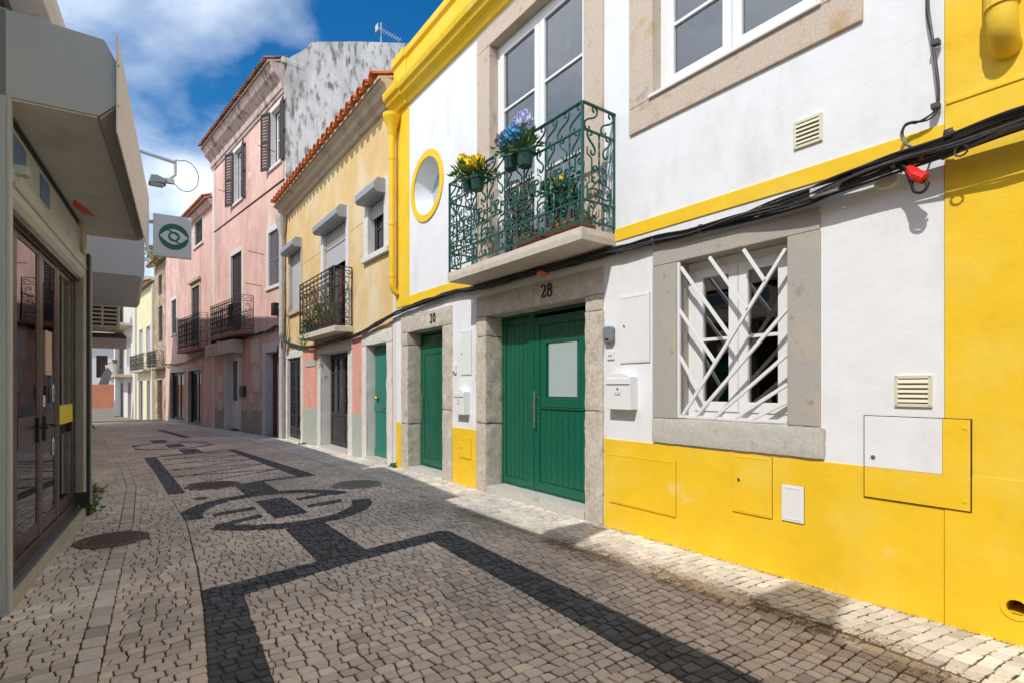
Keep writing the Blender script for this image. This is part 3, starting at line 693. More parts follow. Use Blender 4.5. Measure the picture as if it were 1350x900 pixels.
# ground-floor window, granite surround and crossed white grille
for a, c, z0, z1 in ((1.798, 3.30, 2.587, 2.75), (1.795, 2.03, 1.165, 2.585), (3.03, 3.302, 1.165, 2.585)): bx('stone_frame', 'stone_grey', house, F, a, c, -.28, .02, z0, z1, .006)
rough_block(F, 1.762, 3.305, -.2, .034, .93, 1.163, .005, .04, 9, 2).build('sill', 'sill_stone', house, smooth=True)
win = window(house, F, 2.03, 3.03, 1.168, 2.585, -.16, 'white_paint', .07, .085, 2, (.5,))
gr = bx('window_grille', 'white_paint', house, F, 2.035, 3.025, -.005, .012, 1.175, 1.20, .002)
MB().box(F, 3.0, 3.024, -.008, .014, 1.20, 2.58).build('bar', 'white_paint', gr)
for (p, q) in (((2.969, 1.20), (2.045, 2.50)), ((2.99, 2.53), (2.506, 1.87)), ((2.70, 2.565), (2.352, 2.07)), ((2.387, 2.565), (2.207, 2.275)), ((3.01, 2.15), (2.649, 1.665)), ((3.005, 1.733), (2.815, 1.43)),
               ((2.829, 1.20), (2.04, 2.036)), ((2.644, 1.20), (2.04, 1.697)), ((2.458, 1.20), (2.036, 1.472)), ((2.307, 1.20), (2.036, 1.34))):
    dx, dz = q[0]-p[0], q[1]-p[1]; L = math.hypot(dx, dz); nx, nz_ = -dz/L*.0135, dx/L*.0135
    MB().prism(F, [(p[0]+nx, p[1]+nz_), (q[0]+nx, q[1]+nz_), (q[0]-nx, q[1]-nz_), (p[0]-nx, p[1]-nz_)], -.006, .016).build('bar', 'white_paint', gr, bev=.002)
# first-floor window and balcony door
for a, c, z0, z1 in ((1.522, 3.592, 3.94, 4.19), (1.525, 1.80, 4.192, 6.12), (3.30, 3.59, 4.192, 6.12), (1.525, 3.59, 6.122, 6.42)): bx('stone_frame', 'stone_warm', house, F, a, c, -.2, .025, z0, z1, .008)
bx('window_board', 'white_paint', house, F, 1.78, 3.335, -.06, .05, 4.192, 4.225, .006)
window(house, F, 1.80, 3.30, 4.226, 6.12, -.10, 'white_paint', .07, .085, 2, (.33, .67))
for a, c, z0, z1 in ((4.24, 6.42, 6.152, 6.40), (3.95, 4.24, 3.03, 6.40), (6.10, 6.42, 3.03, 6.15)): bx('stone_frame', 'stone_warm', house, F, a, c, -.2, .025, z0, z1, .008)
window(house, F, 4.24, 6.10, 3.05, 6.15, -.12, 'white_paint', .06, .095, 2, (.35, .70), name='balcony_door')
# balcony
bal = rough_block(F, 3.78, 6.46, -.02, .485, 2.885, 3.02, .003, .09, 5, 5).build('balcony', 'slab', house, smooth=False)
BZ, BT = 3.085, 4.245
def railing(par, F, s0, s1, d, m, z0, z1, lo, hi, unit, simple=False, ends=True):
    """front railing between s0 and s1 at distance d from the wall, with side returns; children of the balcony"""
    class Side:
        def __init__(q, fn): q.fn = fn
        def __call__(q, s, dd, z): return q.fn(s, dd, z)
    runs = [(F, s0, s1)]
    runs.append((Side(lambda s, dd, z: F(s0+dd-d, s, z)), 0.0, d)); runs.append((Side(lambda s, dd, z: F(s1-dd+d, s, z)), 0.0, d))
    zl, zh = z0+lo, z1-hi
    for k, (G, a, c) in enumerate(runs):
        bx('top_rail', m, par, G, a, c, d-.016, d+.016, z1-.012, z1+.006, .003)
        for z in (z0, zl, zh): bx('rail', m, par, G, a, c, d-.011, d+.011, z-.008, z+.008)
        n = max(1, round((c-a)/unit)); st_ = (c-a)/n
        ps = [a+i*st_ for i in range(n+1)]
        for i, s in enumerate(ps if k == 0 else ps[:1]):
            if k == 0 and i in (0, n): bx('post', m, par, G, s-.013, s+.013, d-.013, d+.013, z0-.06, z1, .002)
            elif k == 0 and simple: bx('bar', m, par, G, s-.006, s+.006, d-.006, d+.006, z0, z1)
            elif k: bx('post', m, par, G, s+.0, s+.02, d-.010, d+.010, z0-.06, z1, .002)
        for i in range(n):
            cs = a+(i+.5)*st_
            tb = lambda P, r=.0105, nm='scroll': MB().tube(P, r, 5).build(nm, m, par, smooth=True)
            H = zh-zl
            if simple:
                for q in (-.3, .3):
                    if (c-a) > .2: tb([G(cs+q*st_, d, zl), G(cs+q*st_, d, zh)], .006, 'bar')
                tb(scroll('C', G, cs-st_*.02, zl+H*.72, H*.36, d, 1 if i % 2 else -1)); tb(scroll('C', G, cs, zl+H*.27, H*.36, d, -1 if i % 2 else 1)); tb(scroll('S', G, cs, (zh+z1)/2, st_*.8, d, 1, 1)); tb(scroll('C', G, cs, (z0+zl)/2, st_*.72, d, 1, 1))
                continue
            for sg in (-1, 1):
                # top band: running waves; bottom band: paired C scrolls
                tb(scroll('S', G, cs+sg*st_*.25, (zh+z1)/2-.004, hi*1.02, d, -1, 0, 38)); tb(scroll('C', G, cs+sg*st_*.22, (z0+zl)/2, lo*.90, d, sg))
                q = st_*.36*sg
                tb([G(cs+q, d, zl), G(cs+q, d, zl+H*.24), G(cs+q*.62, d, zl+H*.28), G(cs+q*.62, d, zl+H*.62), G(cs+q, d, zl+H*.66), G(cs+q, d, zl+H*.76)], .0085, 'bracket')
                tb(scroll('C', G, cs+sg*st_*.11, zl+H*.40, H*.24, d, -sg)); tb(scroll('S', G, cs+sg*st_*.24, zl+H*.84, H*.34, d, sg, 0, -sg*20)); tb(scroll('C', G, cs+sg*st_*.17, zl+H*.13, H*.23, d, sg, 1))
                if abs(sg*st_*.40) and (k == 0): tb(scroll('C', G, cs+sg*st_*.42, zl+H*.46, H*.26, d, sg))
            tw = MB(); npt = 26
            for ph in (0, math.pi): tw.tube([G(cs+.005*math.cos(ph+t*.9), d+.005*math.sin(ph+t*.9), zl+H*t/npt) for t in range(npt+1)], .006, 4)
            tw.build('twisted_bar', m, par)
railing(bal, F, 3.80, 6.44, .455, 'iron_green', BZ, BT, .205, .265, .38)
# fixed service covers painted over with the wall
def cover(m, s0, s1, z0, z1, lab, d=.008, t=.012, knob=None):
    o = bx('service_cover', m, None, F, s0, s1, d-.004, d+t, z0, z1, .003, org=F((s0+s1)/2, 0, z0)); tag(o, lab, 'cover', 'covers set in the wall')
    border(F, s0+.018, s1-.018, z0+.018, z1-.018, d+t-.002, d+t+.003, .006).build('rim', m, o)
    bx('painted_shadow_rim', 'cable', o, F, s0-.003, s1+.003, d-.006, d+.001, z0-.004, z1+.002)  # black plate behind the cover paints a shadow line round its edge
    if knob: MB().tube([F(knob[0], d+t-.003, knob[1]), F(knob[0], d+t+.008, knob[1])], .012, 12).build('lock', 'steel', o)
    return o
cover('yellow', 3.042, 3.859, .265, .78, 'wide yellow cover low in the base right of door 28')
cover('yellow', 2.15, 2.48, .43, .905, 'upright yellow cover with a small lock below the grille window', knob=(2.42, .70))
cover('white_paint', 1.909, 2.072, .439, .714, 'small white plate on the yellow base')
cover('white_paint', 3.346, 3.723, 1.69, 2.36, 'tall white meter cover between door 28 and the grille window', .0, knob=(3.66, 2.06))
cover('white_paint', 6.60, 6.90, 1.63, 2.28, 'tall white meter cover between the two green doors', .0, knob=(6.86, 1.95))
cover('yellow', 6.60, 6.93, .40, .70, 'small yellow cover low between the two green doors', knob=(6.85, .55))
cab = bx('meter_cabinet', 'black', None, F, .945, 1.515, .0, .016, .708, 1.262, org=F(1.23, 0, .7)); tag(cab, 'large meter cabinet door, half white half yellow, across the house joint', 'cabinet')
bx('white_panel', 'white', cab, F, 1.085, 1.508, .012, .024, .916, 1.257, .002)
MB().prism(F, [(.951, .714), (1.508, .714), (1.508, .914), (1.083, .914), (1.083, 1.257), (.951, 1.257)], .012, .024).build('yellow_panel', 'yellow', cab, bev=.002)
MB().tube([F(1.455, .02, .985), F(1.455, .03, .985)], .014, 12).build('lock', 'steel', cab)
for z in (.76, 1.20): MB().box(F, .965, .985, .022, .028, z, z+.022).build('hinge', 'yellow', cab)
def vent(s0, s1, z0, z1, lab):
    o = thing('wall_vent', F((s0+s1)/2, 0, z0), lab, 'vent', 'cream wall vents')
    border(F, s0, s1, z0, z1, .0, .016, .022).build('frame', 'cream', o, bev=.003); bx('backing', 'grey_plastic', o, F, s0+.02, s1-.02, .0, .003, z0+.02, z1-.02)
    h = (z1-z0-.05)/5
    for i in range(5):
        z = z0+.025+i*h; MB().profile(F, [(.004, z+h*.95), (.006, z+h), (.022, z+h*.25), (.022, z+h*.12), (.016, z+h*.12)], s0+.02, s1-.02).build('slat', 'cream', o)
    b = MB()
    for s in (s0+.011, s1-.011):
        for z in (z0+.011, z1-.011): b.tube([F(s, .014, z), F(s, .018, z)], .004, 8)
    b.build('screws', 'steel', o)
vent(1.782, 1.986, 3.225, 3.43, 'cream slatted wall vent below the upper window'); vent(1.137, 1.338, 1.325, 1.528, 'cream slatted wall vent above the meter cabinet')
def mailbox(s0, s1, z0, z1, lab):
    o = thing('mailbox', F((s0+s1)/2, 0, z0), lab, 'mailbox', 'white mailboxes')
    zz_ = z1-.045
    MB().prism(F, [(s0, z0), (s1, z0), (s1, zz_)]+[(s1-(s1-s0)*t/10, zz_+.04*math.sin(math.pi*t/10)) for t in range(1, 10)]+[(s0, zz_)], .002, .105).build('body', 'white_paint', o, bev=.004)
    bx('flap', 'white_paint', o, F, s0+.006, s1-.006, .104, .113, z1-.12, z1-.06, .003); bx('slot', 'ink', o, F, s0+.01, s1-.01, .104, .107, z1-.128, z1-.122)
    m = (s0+s1)/2
    MB().tube([F(m, .104, z1-.165), F(m, .112, z1-.165)], .011, 12).build('lock', 'steel', o)
    bx('name_plate', 'steel', o, F, m-.035, m+.035, .104, .109, z1-.225, z1-.20); bx('name_card', 'white_print', o, F, m-.028, m+.028, .108, .111, z1-.221, z1-.204)
mailbox(3.50, 3.83, 1.23, 1.60, 'white mailbox under the grey alarm box, right of the wide green door'); mailbox(6.65, 6.95, 1.05, 1.43, 'smaller white mailbox on the narrow pier between the two green doors')
al = thing('alarm_box', F(3.86, 0, 1.9), 'grey rounded alarm box right of door 28', 'alarm')
MB().prism(F, [(3.79, 1.93), (3.81, 1.905), (3.90, 1.905), (3.92, 1.93), (3.92, 2.05), (3.90, 2.075), (3.81, 2.075), (3.79, 2.05)], .002, .06).build('housing', 'grey_plastic', al, bev=.012)
bx('lens', 'black', al, F, 3.83, 3.88, .058, .063, 1.93, 1.95)
db = bx('doorbell', 'white_paint', None, F, 3.80, 3.90, .002, .016, 1.735, 1.83, .004, org=F(3.85, 0, 1.73)); tag(db, 'white doorbell plate below the grey alarm box', 'doorbell')
for s in (3.835, 3.865): MB().tube([F(s, .014, 1.775), F(s, .020, 1.775)], .008, 10).build('button', 'ink', db)
db = bx('doorbell', 'white_paint', None, F, 7.03, 7.12, .002, .03, 1.66, 1.80, .004, org=F(7.07, 0, 1.66)); tag(db, 'white doorbell box beside the frame of door 30', 'doorbell')
bx('button', 'ink', db, F, 7.05, 7.10, .028, .034, 1.67, 1.69)
lamp = MB().ball(F(4.9, .06, 2.80), .075, 12, 6, (1, 1, .45)).build('bulkhead_light', mat('orange_lens', (.75, .16, .03), .3), None, F(4.9, .0, 2.77), smooth=True); tag(lamp, 'small orange round light under the balcony above door 28', 'light')
# ------------------------------------------------------------------ neighbouring yellow house
h2 = thing('house', (4.065, -2, 0), 'plain yellow house wall at the right edge with a downpipe', 'house')
w = MB(); sheet(w, F, -6, 1.076, -.6, 7.4, .006, [(.70, .80, .17, .25)], .35); shell(w, F, -6, 1.076, -.6, 7.4, .006, 4.5); w.build('wall', 'yellow', h2)
w = MB(); sheet(w, F, -6, 1.075, -.6, .925, .012, [(.70, .80, .17, .25)], .02); w.quad(F(-6, .012, .925), F(1.075, .012, .925), F(1.075, .004, .925), F(-6, .004, .925)); w.build('plaster_ledge', 'yellow', h2); bx('hole_dark_backing', 'black', h2, F, .70, .80, -.30, -.20, .17, .25); bx('plaster_ledge', 'yellow', h2, F, -6, 1.07, .004, .014, 3.17, 3.2, .005)  # black block behind the hole paints its shaded depth dark
MB().ring(F, .75, .21, .045, .07, .0, .02, 20).build('drain_hole_rim', 'yellow', h2)
dp = thing('downpipe', F(.79, .1, 3.3), 'yellow downpipe turning into the wall at the upper right', 'downpipe')
P_ = [F(.79, .12, 7.2), F(.79, .12, 3.50)]+[F(.79, .12-.12*(1-math.cos(R(15*i))), 3.50-.12*math.sin(R(15*i))) for i in range(1, 7)]+[F(.79, -.03, 3.38)]
MB().tube(P_, .068, 16).build('pipe', 'yellow', dp, smooth=True)
for z in (3.56, 5.4): MB().tube([F(.79, .12, z), F(.79, .12, z+.12)], .078, 16).build('collar', 'yellow', dp, smooth=False)
# yellow downpipe with funnel beside the corner strip
dp = thing('downpipe', F(9.2, .1, 3.1), 'yellow downpipe with funnel head at the corner of the white house', 'downpipe')
c = F(9.16, .13, 0); MB().lathe(c, [(.06, 6.05), (.10, 6.20), (.165, 6.36), (.17, 6.42), (.155, 6.42), (.09, 6.2)], 20).build('funnel', 'yellow', dp, smooth=False)
MB().tube([c+Vector((0, 0, 6.06)), c+Vector((0, 0, 3.35)), c+Vector((.03, 0, 3.22)), c+Vector((.11, 0, 3.15))], .056, 14).build('pipe', 'yellow', dp, smooth=True)
for z in (5.6, 4.4, 3.45): MB().tube([c+Vector((0, 0, z)), c+Vector((0, 0, z+.06))], .064, 14).build('collar', 'yellow', dp)
# ------------------------------------------------------------------ overhead cables along the facade
def wob(pts, amp, n=10, sd=0):
    out = []; P = [Vector(p) for p in pts]
    for i in range(len(P)-1):
        p0, a, c, p3 = P[max(i-1, 0)], P[i], P[i+1], P[min(i+2, len(P)-1)]; L = (c-a).length
        m0 = (c-p0).normalized()*L if i else (c-a); m1 = (p3-a).normalized()*L if i < len(P)-2 else (c-a)
        for k in range(n):
            t = k/n; p = a*(2*t**3-3*t*t+1)+m0*(t**3-2*t*t+t)+c*(3*t*t-2*t**3)+m1*(t**3-t*t); out.append(p+Vector([noise.noise((p.x*1.7+sd*7.3+j*11, p.y*1.7, p.z*1.7+sd)) for j in range(3)])*amp)
    out.append(Vector(pts[-1])); return out
cb = thing('cable_bundle', F(3, 0, 2.8), 'bundle of black overhead cables strung along the house fronts', 'cables')
path = [(-3.0, .13, 3.06), (-.5, .15, 2.96), (.72, .15, 2.90), (1.05, .14, 2.875), (1.34, .13, 2.872), (1.66, .11, 2.845), (1.86, .09, 2.82), (2.49, .06, 2.81), (3.10, .055, 2.815), (3.80, .055, 2.83), (5.12, .06, 2.835), (6.5, .06, 2.85), (6.98, .06, 2.88), (7.98, .06, 2.86), (9.12, .07, 2.80), (10.77, .07, 2.60), (11.6, .06, 2.55), (12.8, .06, 2.56), (14.6, .06, 2.52), (15.9, .06, 2.62), (17.38, .09, 2.85)]
for i in range(21):
    a = random.random()*6.28; r0 = random.uniform(.006, .036); off = (r0*math.cos(a), r0*math.sin(a))
    pts = [F(s, d+off[0]*(2.0 if s < 2 else 1.0), z+off[1]*(2.0 if s < 2 else 1.0)) for s, d, z in path]
    if i % 4 == 3: pts = pts[:random.randint(9, 14)]
    MB().tube(wob(pts, .028, 7, i), random.choice([.006, .007, .009, .011]), 6).build('cable', 'cable' if i % 5 else 'cable_grey', cb, smooth=True)
for s in (.3, 1.15, 1.3, 2.2, 2.75, 3.25, 3.7, 6.7, 8.3):
    i = [k for k in range(len(path)-1) if path[k][0] <= s <= path[k+1][0]][0]; t = (s-path[i][0])/(path[i+1][0]-path[i][0]); d, z = [path[i][k]+(path[i+1][k]-path[i][k])*t for k in (1, 2)]
    MB().tube([F(s-.012, d, z), F(s+.012, d, z)], .046 if s < 1.6 else .038, 10).build('clip', 'cable_grey', cb)
    MB().tube([F(s, -.01, z-.02), F(s, d, z-.02)], .007, 6).build('hook', 'iron', cb)
MB().box(F, 1.62, 1.80, .105, .165, 2.785, 2.845).build('splice_box', 'zinc', cb, bev=.004)
MB().tube([F(.35, .2, 2.87), F(.75, .21, 2.84), F(1.05, .16, 2.80)], .012, 6).build('tension_hook', 'iron', cb)
MB().tube([F(.95+.03*math.cos(t*.6), .2, 2.80+.03*math.sin(t*.6)) for t in range(12)], .006, 5).build('shackle', 'iron', cb)
rough_block(F, .99, 1.045, .10, .19, 2.90, 2.96, .012, .02, 20, 1).build('clamp', 'iron', cb, smooth=True)
for k in range(3):
    MB().tube(wob([F(1.105, .03+.012*k, 6.9), F(1.15, .03+.012*k, 3.85), F(1.118, .05, 3.55), F(1.10, .05, 3.16), F(1.14+.03*k, .06, 3.10), F(1.25, .07+.01*k, 3.10), F(1.27, .09, 3.03), F(1.2, .1, 2.93), F(1.0, .13, 2.89)], .02, 8, 40+k), .006, 6).build('drop_cable', 'cable', cb, smooth=True)
for z in (3.56, 3.17): MB().box(F, 1.09, 1.13, .02, .07, z-.015, z+.015).build('clip', 'cable_grey', cb)
rp = thing('red_plug', F(1.15, .1, 2.7), 'red capped plug hanging from the cables above the wall vent', 'plug')
MB().tube([F(1.215, .15, 2.80), F(1.175, .17, 2.74), F(1.125, .18, 2.70)], [.026, .036, .033], 12).build('cap', 'red', rp)
MB().tube(wob([F(1.34, .13, 2.86), F(1.26, .17, 2.84), F(1.20, .17, 2.74), F(1.19, .17, 2.65), F(1.15, .17, 2.625), F(1.12, .17, 2.65), F(1.13, .17, 2.70)], .01, 5, 3), .009, 6).build('loop', 'cable', rp, smooth=True)
MB().tube(wob([F(1.30, .13, 2.86), F(1.24, .15, 2.80), F(1.205, .15, 2.70), F(1.18, .15, 2.64), F(1.14, .15, 2.63), F(1.11, .16, 2.68)], .01, 5, 5), .008, 6).build('loop', 'cable', rp, smooth=True)
jb = MB().lathe((0, 0, 0), [(.075, 0), (.078, .02), (.06, .032), (.02, .036)], 20); jb.v = [F(1.375+v.x, v.z+.002, 2.80+v.y*.7) for v in jb.v]
tag(jb.build('junction_box', 'cream', None, F(1.375, 0, 2.75), bev=0), 'round cream junction box under the cables', 'box')
# ------------------------------------------------------------------ balcony flowers
def flower_pot(s, d, z, r, h, name, label, leafm, blooms, leafn=170, spread=.21, up=.20, pot='pot'):
    c = F(s, d, z); o = thing(name, c, label, 'flower pot', 'flower pots on the green balcony')
    MB().lathe(c, [(r*.72, 0), (r*.76, .01), (r*.92, h*.8), (r*1.06, h*.8), (r*1.08, h), (r*.98, h), (r*.95, h*.9)], 18).build('pot', pot, o)
    b = MB(); top = c+Vector((0, 0, h))
    for i in range(leafn):
        v = Vector((random.gauss(0, 1), random.gauss(0, 1), abs(random.gauss(0, 1))*.9)).normalized(); k = random.random()**.6
        p = top+Vector((v.x*spread*k, v.y*spread*k, v.z*up*k))
        b.leaf(p, random.uniform(.045, .11), (v.x, v.y, v.z+random.uniform(-.4, .5)), .32)
    for i in range(9):
        v = Vector((random.gauss(0, .5), random.gauss(0, .5), 1)).normalized(); b.tube([top-Vector((0, 0, .03)), top+v*up*.8], .003, 4)
    b.build('foliage', leafm, o)
    for (ds, dd, dz, rr, m, lump) in blooms:
        q = MB(); rr *= 1.45; lump = int(lump*1.8); dz += .045; dd += .03; p = F(s+ds, d+dd, z+h+dz)
        for i in range(lump):
            v = Vector((random.gauss(0, 1), random.gauss(0, 1), random.gauss(0, 1))).normalized()
            q.leaf(p+v*rr*.62, rr*.5, v, .9)
        q.ball(p, rr*.72, 8, 5)
        q.build('flower', m, o)
Y_ = 'bloom_yellow'
flower_pot(5.80, .545, 3.94, .085, .15, 'flower_pot', 'green pot of yellow flowers hung farthest along the balcony rail', 'leaf', [(.06, 0, .13, .055, Y_, 40), (.02, .03, .20, .05, Y_, 40), (-.02, .02, .10, .055, Y_, 40)], 190)
flower_pot(5.55, .56, 3.87, .095, .165, 'flower_pot', 'green pot with two big yellow blooms, second on the rail', 'leaf', [(.05, .04, .12, .065, Y_, 50), (-.06, .02, .11, .06, Y_, 50), (.0, -.03, .17, .05, Y_, 40)], 200)
flower_pot(4.86, .55, 3.90, .09, .16, 'flower_pot', 'green pot of pink and blue flowers on the balcony rail', 'leaf_blue', [(.10, .02, .14, .06, 'bloom_pink', 50), (.03, .03, .16, .05, 'bloom_pink', 40), (-.03, .04, .10, .065, 'bloom_blue', 60), (-.06, 0, .20, .05, 'bloom_blue', 40)], 230, .18)
flower_pot(4.57, .57, 3.83, .098, .17, 'flower_pot', 'green pot of pale lilac blooms nearest the balcony corner', 'leaf', [(.02, 0, .34, .04, 'bloom_lilac', 40), (.07, .03, .28, .04, 'bloom_lilac', 40), (-.06, .02, .30, .042, 'bloom_lilac', 40), (-.02, .04, .24, .042, 'bloom_lilac', 40), (-.12, .02, .23, .036, 'bloom_lilac', 40), (.12, .02, .20, .04, 'bloom_lilac', 40), (.06, .05, .14, .06, 'bloom_blue', 60)], 200, .15, .22)
flower_pot(4.42, .22, 3.43, .10, .15, 'flower_pot', 'pot plant with a yellow bloom on the balcony floor side', 'leaf', [(-.10, .06, .05, .045, Y_, 40), (.08, .05, .07, .04, Y_, 40)], 240, .17, .14)
pt = thing('plant_stand', F(4.42, .22, 3.02), 'small iron stand under the pot plant on the green balcony', 'stand')
for k in range(3): MB().tube([F(4.42+.09*math.cos(k*2.1), .22+.09*math.sin(k*2.1), 3.02), F(4.42+.07*math.cos(k*2.1), .22+.07*math.sin(k*2.1), 3.43)], .006, 5).build('leg', 'iron', pt)
MB().lathe(F(4.42, .22, 3.415), [(.085, 0), (.09, .012)], 16).build('tray', 'iron', pt)
for (s0, s1, lab) in ((3.98, 4.55, 'low brown wicker planter at the near end of the green balcony'), (4.75, 5.10, 'smaller brown wicker planter beside the balcony door')):
    o = thing('planter', F((s0+s1)/2, .2, 3.02), lab, 'planter')
    for k in range(5): bx('wicker_band', 'brick_pot', o, F, s0+(k % 2)*.008, s1-(k % 2)*.008, .12+(k % 2)*.006, .30-(k % 2)*.006, 3.022+k*.04, 3.06+k*.04, .008)
    b = MB()
    for i in range(120): b.leaf(F(random.uniform(s0+.03, s1-.03), random.uniform(.14, .28), 3.22), random.uniform(.04, .09), (random.gauss(0, .7), random.gauss(0, .7), 1), .3)
    b.build('foliage', 'leaf', o)
for s, n in ((5.66, 26), (4.70, 20), (6.3, 24)):
    b = MB()
    for k in range(n): b.ball(F(s, .48, 3.86-k*.025), .008, 5, 4)
    tag(b.build('bead_chain', 'iron', None, F(s, .48, 3.2)), {5.66: 'hanging bead chain below the yellow flower pots', 4.70: 'hanging bead chain below the lilac and pink flower pots', 6.3: 'hanging bead chain at the far end of the green balcony'}[s], 'chain', 'bead chains on the balcony')
# ------------------------------------------------------------------ shared house parts
def tile_mesh(F, s, d0, z0, d1, z1, r, up=1):
    """one barrel tile lying from (d0,z0) at the eave to (d1,z1) uphill"""
    b = MB(); n = 7; th = .014
    for (d, z, k) in ((d0, z0, 1.0), (d1, z1, .82)):
        for rr in (r*k, r*k-th):
            for i in range(n):
                a = math.pi*i/(n-1); b.v.append(F(s+rr*math.cos(a), d, z+rr*math.sin(a)*.85*up))
    for i in range(n-1):
        for q in (0, 1):
            o = q*n; a, c = o+i, o+i+1; b.f.append((a, c, c+2*n, a+2*n) if q == 0 else (a, a+2*n, c+2*n, c))
        for e in (0, 2*n): b.f.append((e+i, e+n+i, e+n+i+1, e+i+1))
    b.f.append((0, 2*n, 3*n, n)); b.f.append((n-1, 2*n-1, 4*n-1, 3*n-1)); return b
def roof(par, F, s0, s1, dE, zE, slope, back, pitch, tone, rows_=3, jit=.01):
    """pitched roof: deck (part) > one barrel tile per piece along the eave"""
    rf = MB().profile(F, [(dE-.10, zE-.05), (dE-.10, zE), (-back, zE+(back+dE-.1)*slope), (-back, zE+(back+dE-.1)*slope-.05)], s0, s1).build('roof', 'eave', par)
    n = round((s1-s0)/pitch); L = .40
    for r in range(rows_):
        d = dE-r*(L-.07)
        for i in range(n):
            for up, off, lift in ((1, .5, .045), (-1, 0.0, .035)):
                s = s0+(i+off)*pitch+random.uniform(-jit, jit)
                if s < s0+pitch*.4 or s > s1-pitch*.3: continue
                v = random.uniform(.75, 1.2); c = tuple(x*v for x in tone[0].lerp(tone[1], random.random()**1.6))
                b = tile_mesh(F, s, d, zE+r*(L-.07)*slope+lift, d-L, zE+((r)*(L-.07)+L)*slope+lift, pitch*.31, up)
                b.build('roof_tile', 'tile', rf, cols=[c]*len(b.f))
    return rf
ORANGE = (Vector((.62, .17, .035)), Vector((.48, .12, .04))); BROWN = (Vector((.40, .15, .075)), Vector((.13, .075, .05)))
def shutter(par, F, s0, s1, z0, z1, d, m, n=18, t=.035):
    o = border(F, s0, s1, z0, z1, d, d+t, .05).build('shutter', m, par)
    MB().box(F, s0+.05, s1-.05, d+.002, d+t-.002, (z0+z1)/2-.03, (z0+z1)/2+.03).build('rail', m, o)
    b = MB(); h = (z1-z0-.1)/n
    for i in range(n):
        z = z0+.05+i*h; b.profile(F, [(d+.004, z+h*.85), (d+.012, z+h*.95), (d+t-.004, z+h*.2), (d+t-.012, z+h*.08)], s0+.05, s1-.05)
    b.build('slats', m, o)
    return o
class Turn:
    """a frame swung about a vertical hinge at (s,d): for open shutters"""
    def __init__(q, F, s, d, ang): q.F, q.s, q.d, q.c, q.sn = F, s, d, math.cos(R(ang)), math.sin(R(ang))
    def __call__(q, s, d, z): return q.F(q.s+s*q.c-d*q.sn, q.d+s*q.sn+d*q.c, z)
def trim(par, F, s0, s1, z0, z1, w, m, d=.025, sill=True, name='window_surround', back=-.15):
    bx(name, m, par, F, s0-w, s0, back, d, z0, z1, .006); bx(name, m, par, F, s1, s1+w, back, d, z0, z1, .006); bx(name, m, par, F, s0-w, s1+w, back, d, z1, z1+w, .006)
    if sill: bx('sill', m, par, F, s0-w-.02, s1+w+.02, back, d+.05, z0-.11, z0-.002, .006)
def roller(par, F, s0, s1, z0, z1, d, boxz, bw=.06):
    o = bx('roller_shutter', 'roller', par, F, s0, s1, d-.02, d, z0, z1)
    n = int((z1-z0)/.055)
    for i in range(n): MB().box(F, s0+.002, s1-.002, d-.002, d+.010, z0+i*(z1-z0)/n, z0+(i+.82)*(z1-z0)/n).build('slat', 'roller', o)
    MB().profile(F, [(-.05, boxz-.16), (.20, boxz-.16), (.25, boxz-.10), (.25, boxz+.02), (.17, boxz+.12), (-.05, boxz+.12)], s0-bw-.06, s1+bw+.06).build('shutter_box', 'roller_box', par, bev=.008)
def door_grid(par, F, s0, s1, z0, z1, d, m, leaves=2, cols_=2, rws=4, solid=.3, g='glass'):
    o = border(F, s0, s1, z0, z1, d-.06, d, .05, .02).build('door', m, par, bev=.004); st_ = (s1-s0-.1)/leaves
    for k in range(leaves):
        a, c = s0+.05+k*st_+.004, s0+.05+(k+1)*st_-.004; zs = z0+(z1-z0)*solid
        border(F, a, c, z0+.02, z1-.05, d-.045, d+.01, .075, .1).build('leaf_frame', m, o, bev=.004)
        if solid:
            bx('panel', m, o, F, a+.07, c-.07, d-.04, d-.015, z0+.1, zs, .004); bx('raised_panel', m, o, F, a+.12, c-.12, d-.02, d-.002, z0+.17, zs-.09, .01); bx('lock_rail', m, o, F, a+.07, c-.07, d-.04, d+.008, zs-.04, zs+.04, .004)
        bx('pane', g, o, F, a+.07, c-.07, d-.03, d-.024, zs+.03, z1-.12)
        for i in range(1, rws): z = zs+(z1-.12-zs)*i/rws; bx('glazing_bar', m, o, F, a+.07, c-.07, d-.04, d, z-.012, z+.012)
        for i in range(1, cols_): s = a+.07+(c-a-.14)*i/cols_; bx('glazing_bar', m, o, F, s-.012, s+.012, d-.038, d+.002, zs+.03, z1-.12)
    return o
# ------------------------------------------------------------------ old ochre house
F = FA
old = thing('house', (4.065, 13.6, -.1), 'old two-storey ochre house with pink and sage ground floor and orange tiled eave', 'house')
G1, G2, G3 = (9.73, 10.80, -.8, 2.32), (11.95, 14.05, -.8, 2.30), (16.0, 17.55, -.8, 2.33)
U1, U2, U3 = (16.0, 17.30, 3.72, 5.55), (12.08, 13.80, 2.82, 5.35), (9.85, 10.70, 4.15, 5.28)
w = MB(); sheet(w, F, 9.265, 17.9, 2.62, 7.02, -.02, [U1, U2, U3], .25, False); shell(w, F, 9.265, 17.9, 2.62, 7.02, -.02, 5); w.build('upper_wall', 'ochre', old)
w = MB(); sheet(w, F, 9.265, 17.9, -.8, 2.62, -.02, [G1, G2, G3], .35, False); shell(w, F, 9.265, 17.9, -.8, 2.62, -.02, 5); w.build('lower_wall', 'pink_low', old)
for a, c in ((11.10, 11.69), (14.36, 15.73)): bx('plinth', 'sage', old, F, a, c, -.03, -.006, -.8, .87, .003)
bx('string_course', 'ochre', old, F, 9.27, 17.88, -.03, -.008, 2.60, 2.66)
for z in (4.95,): bx('plaster_line', 'ochre', old, F, 10.95, 15.9, -.03, -.014, z, z+.02)
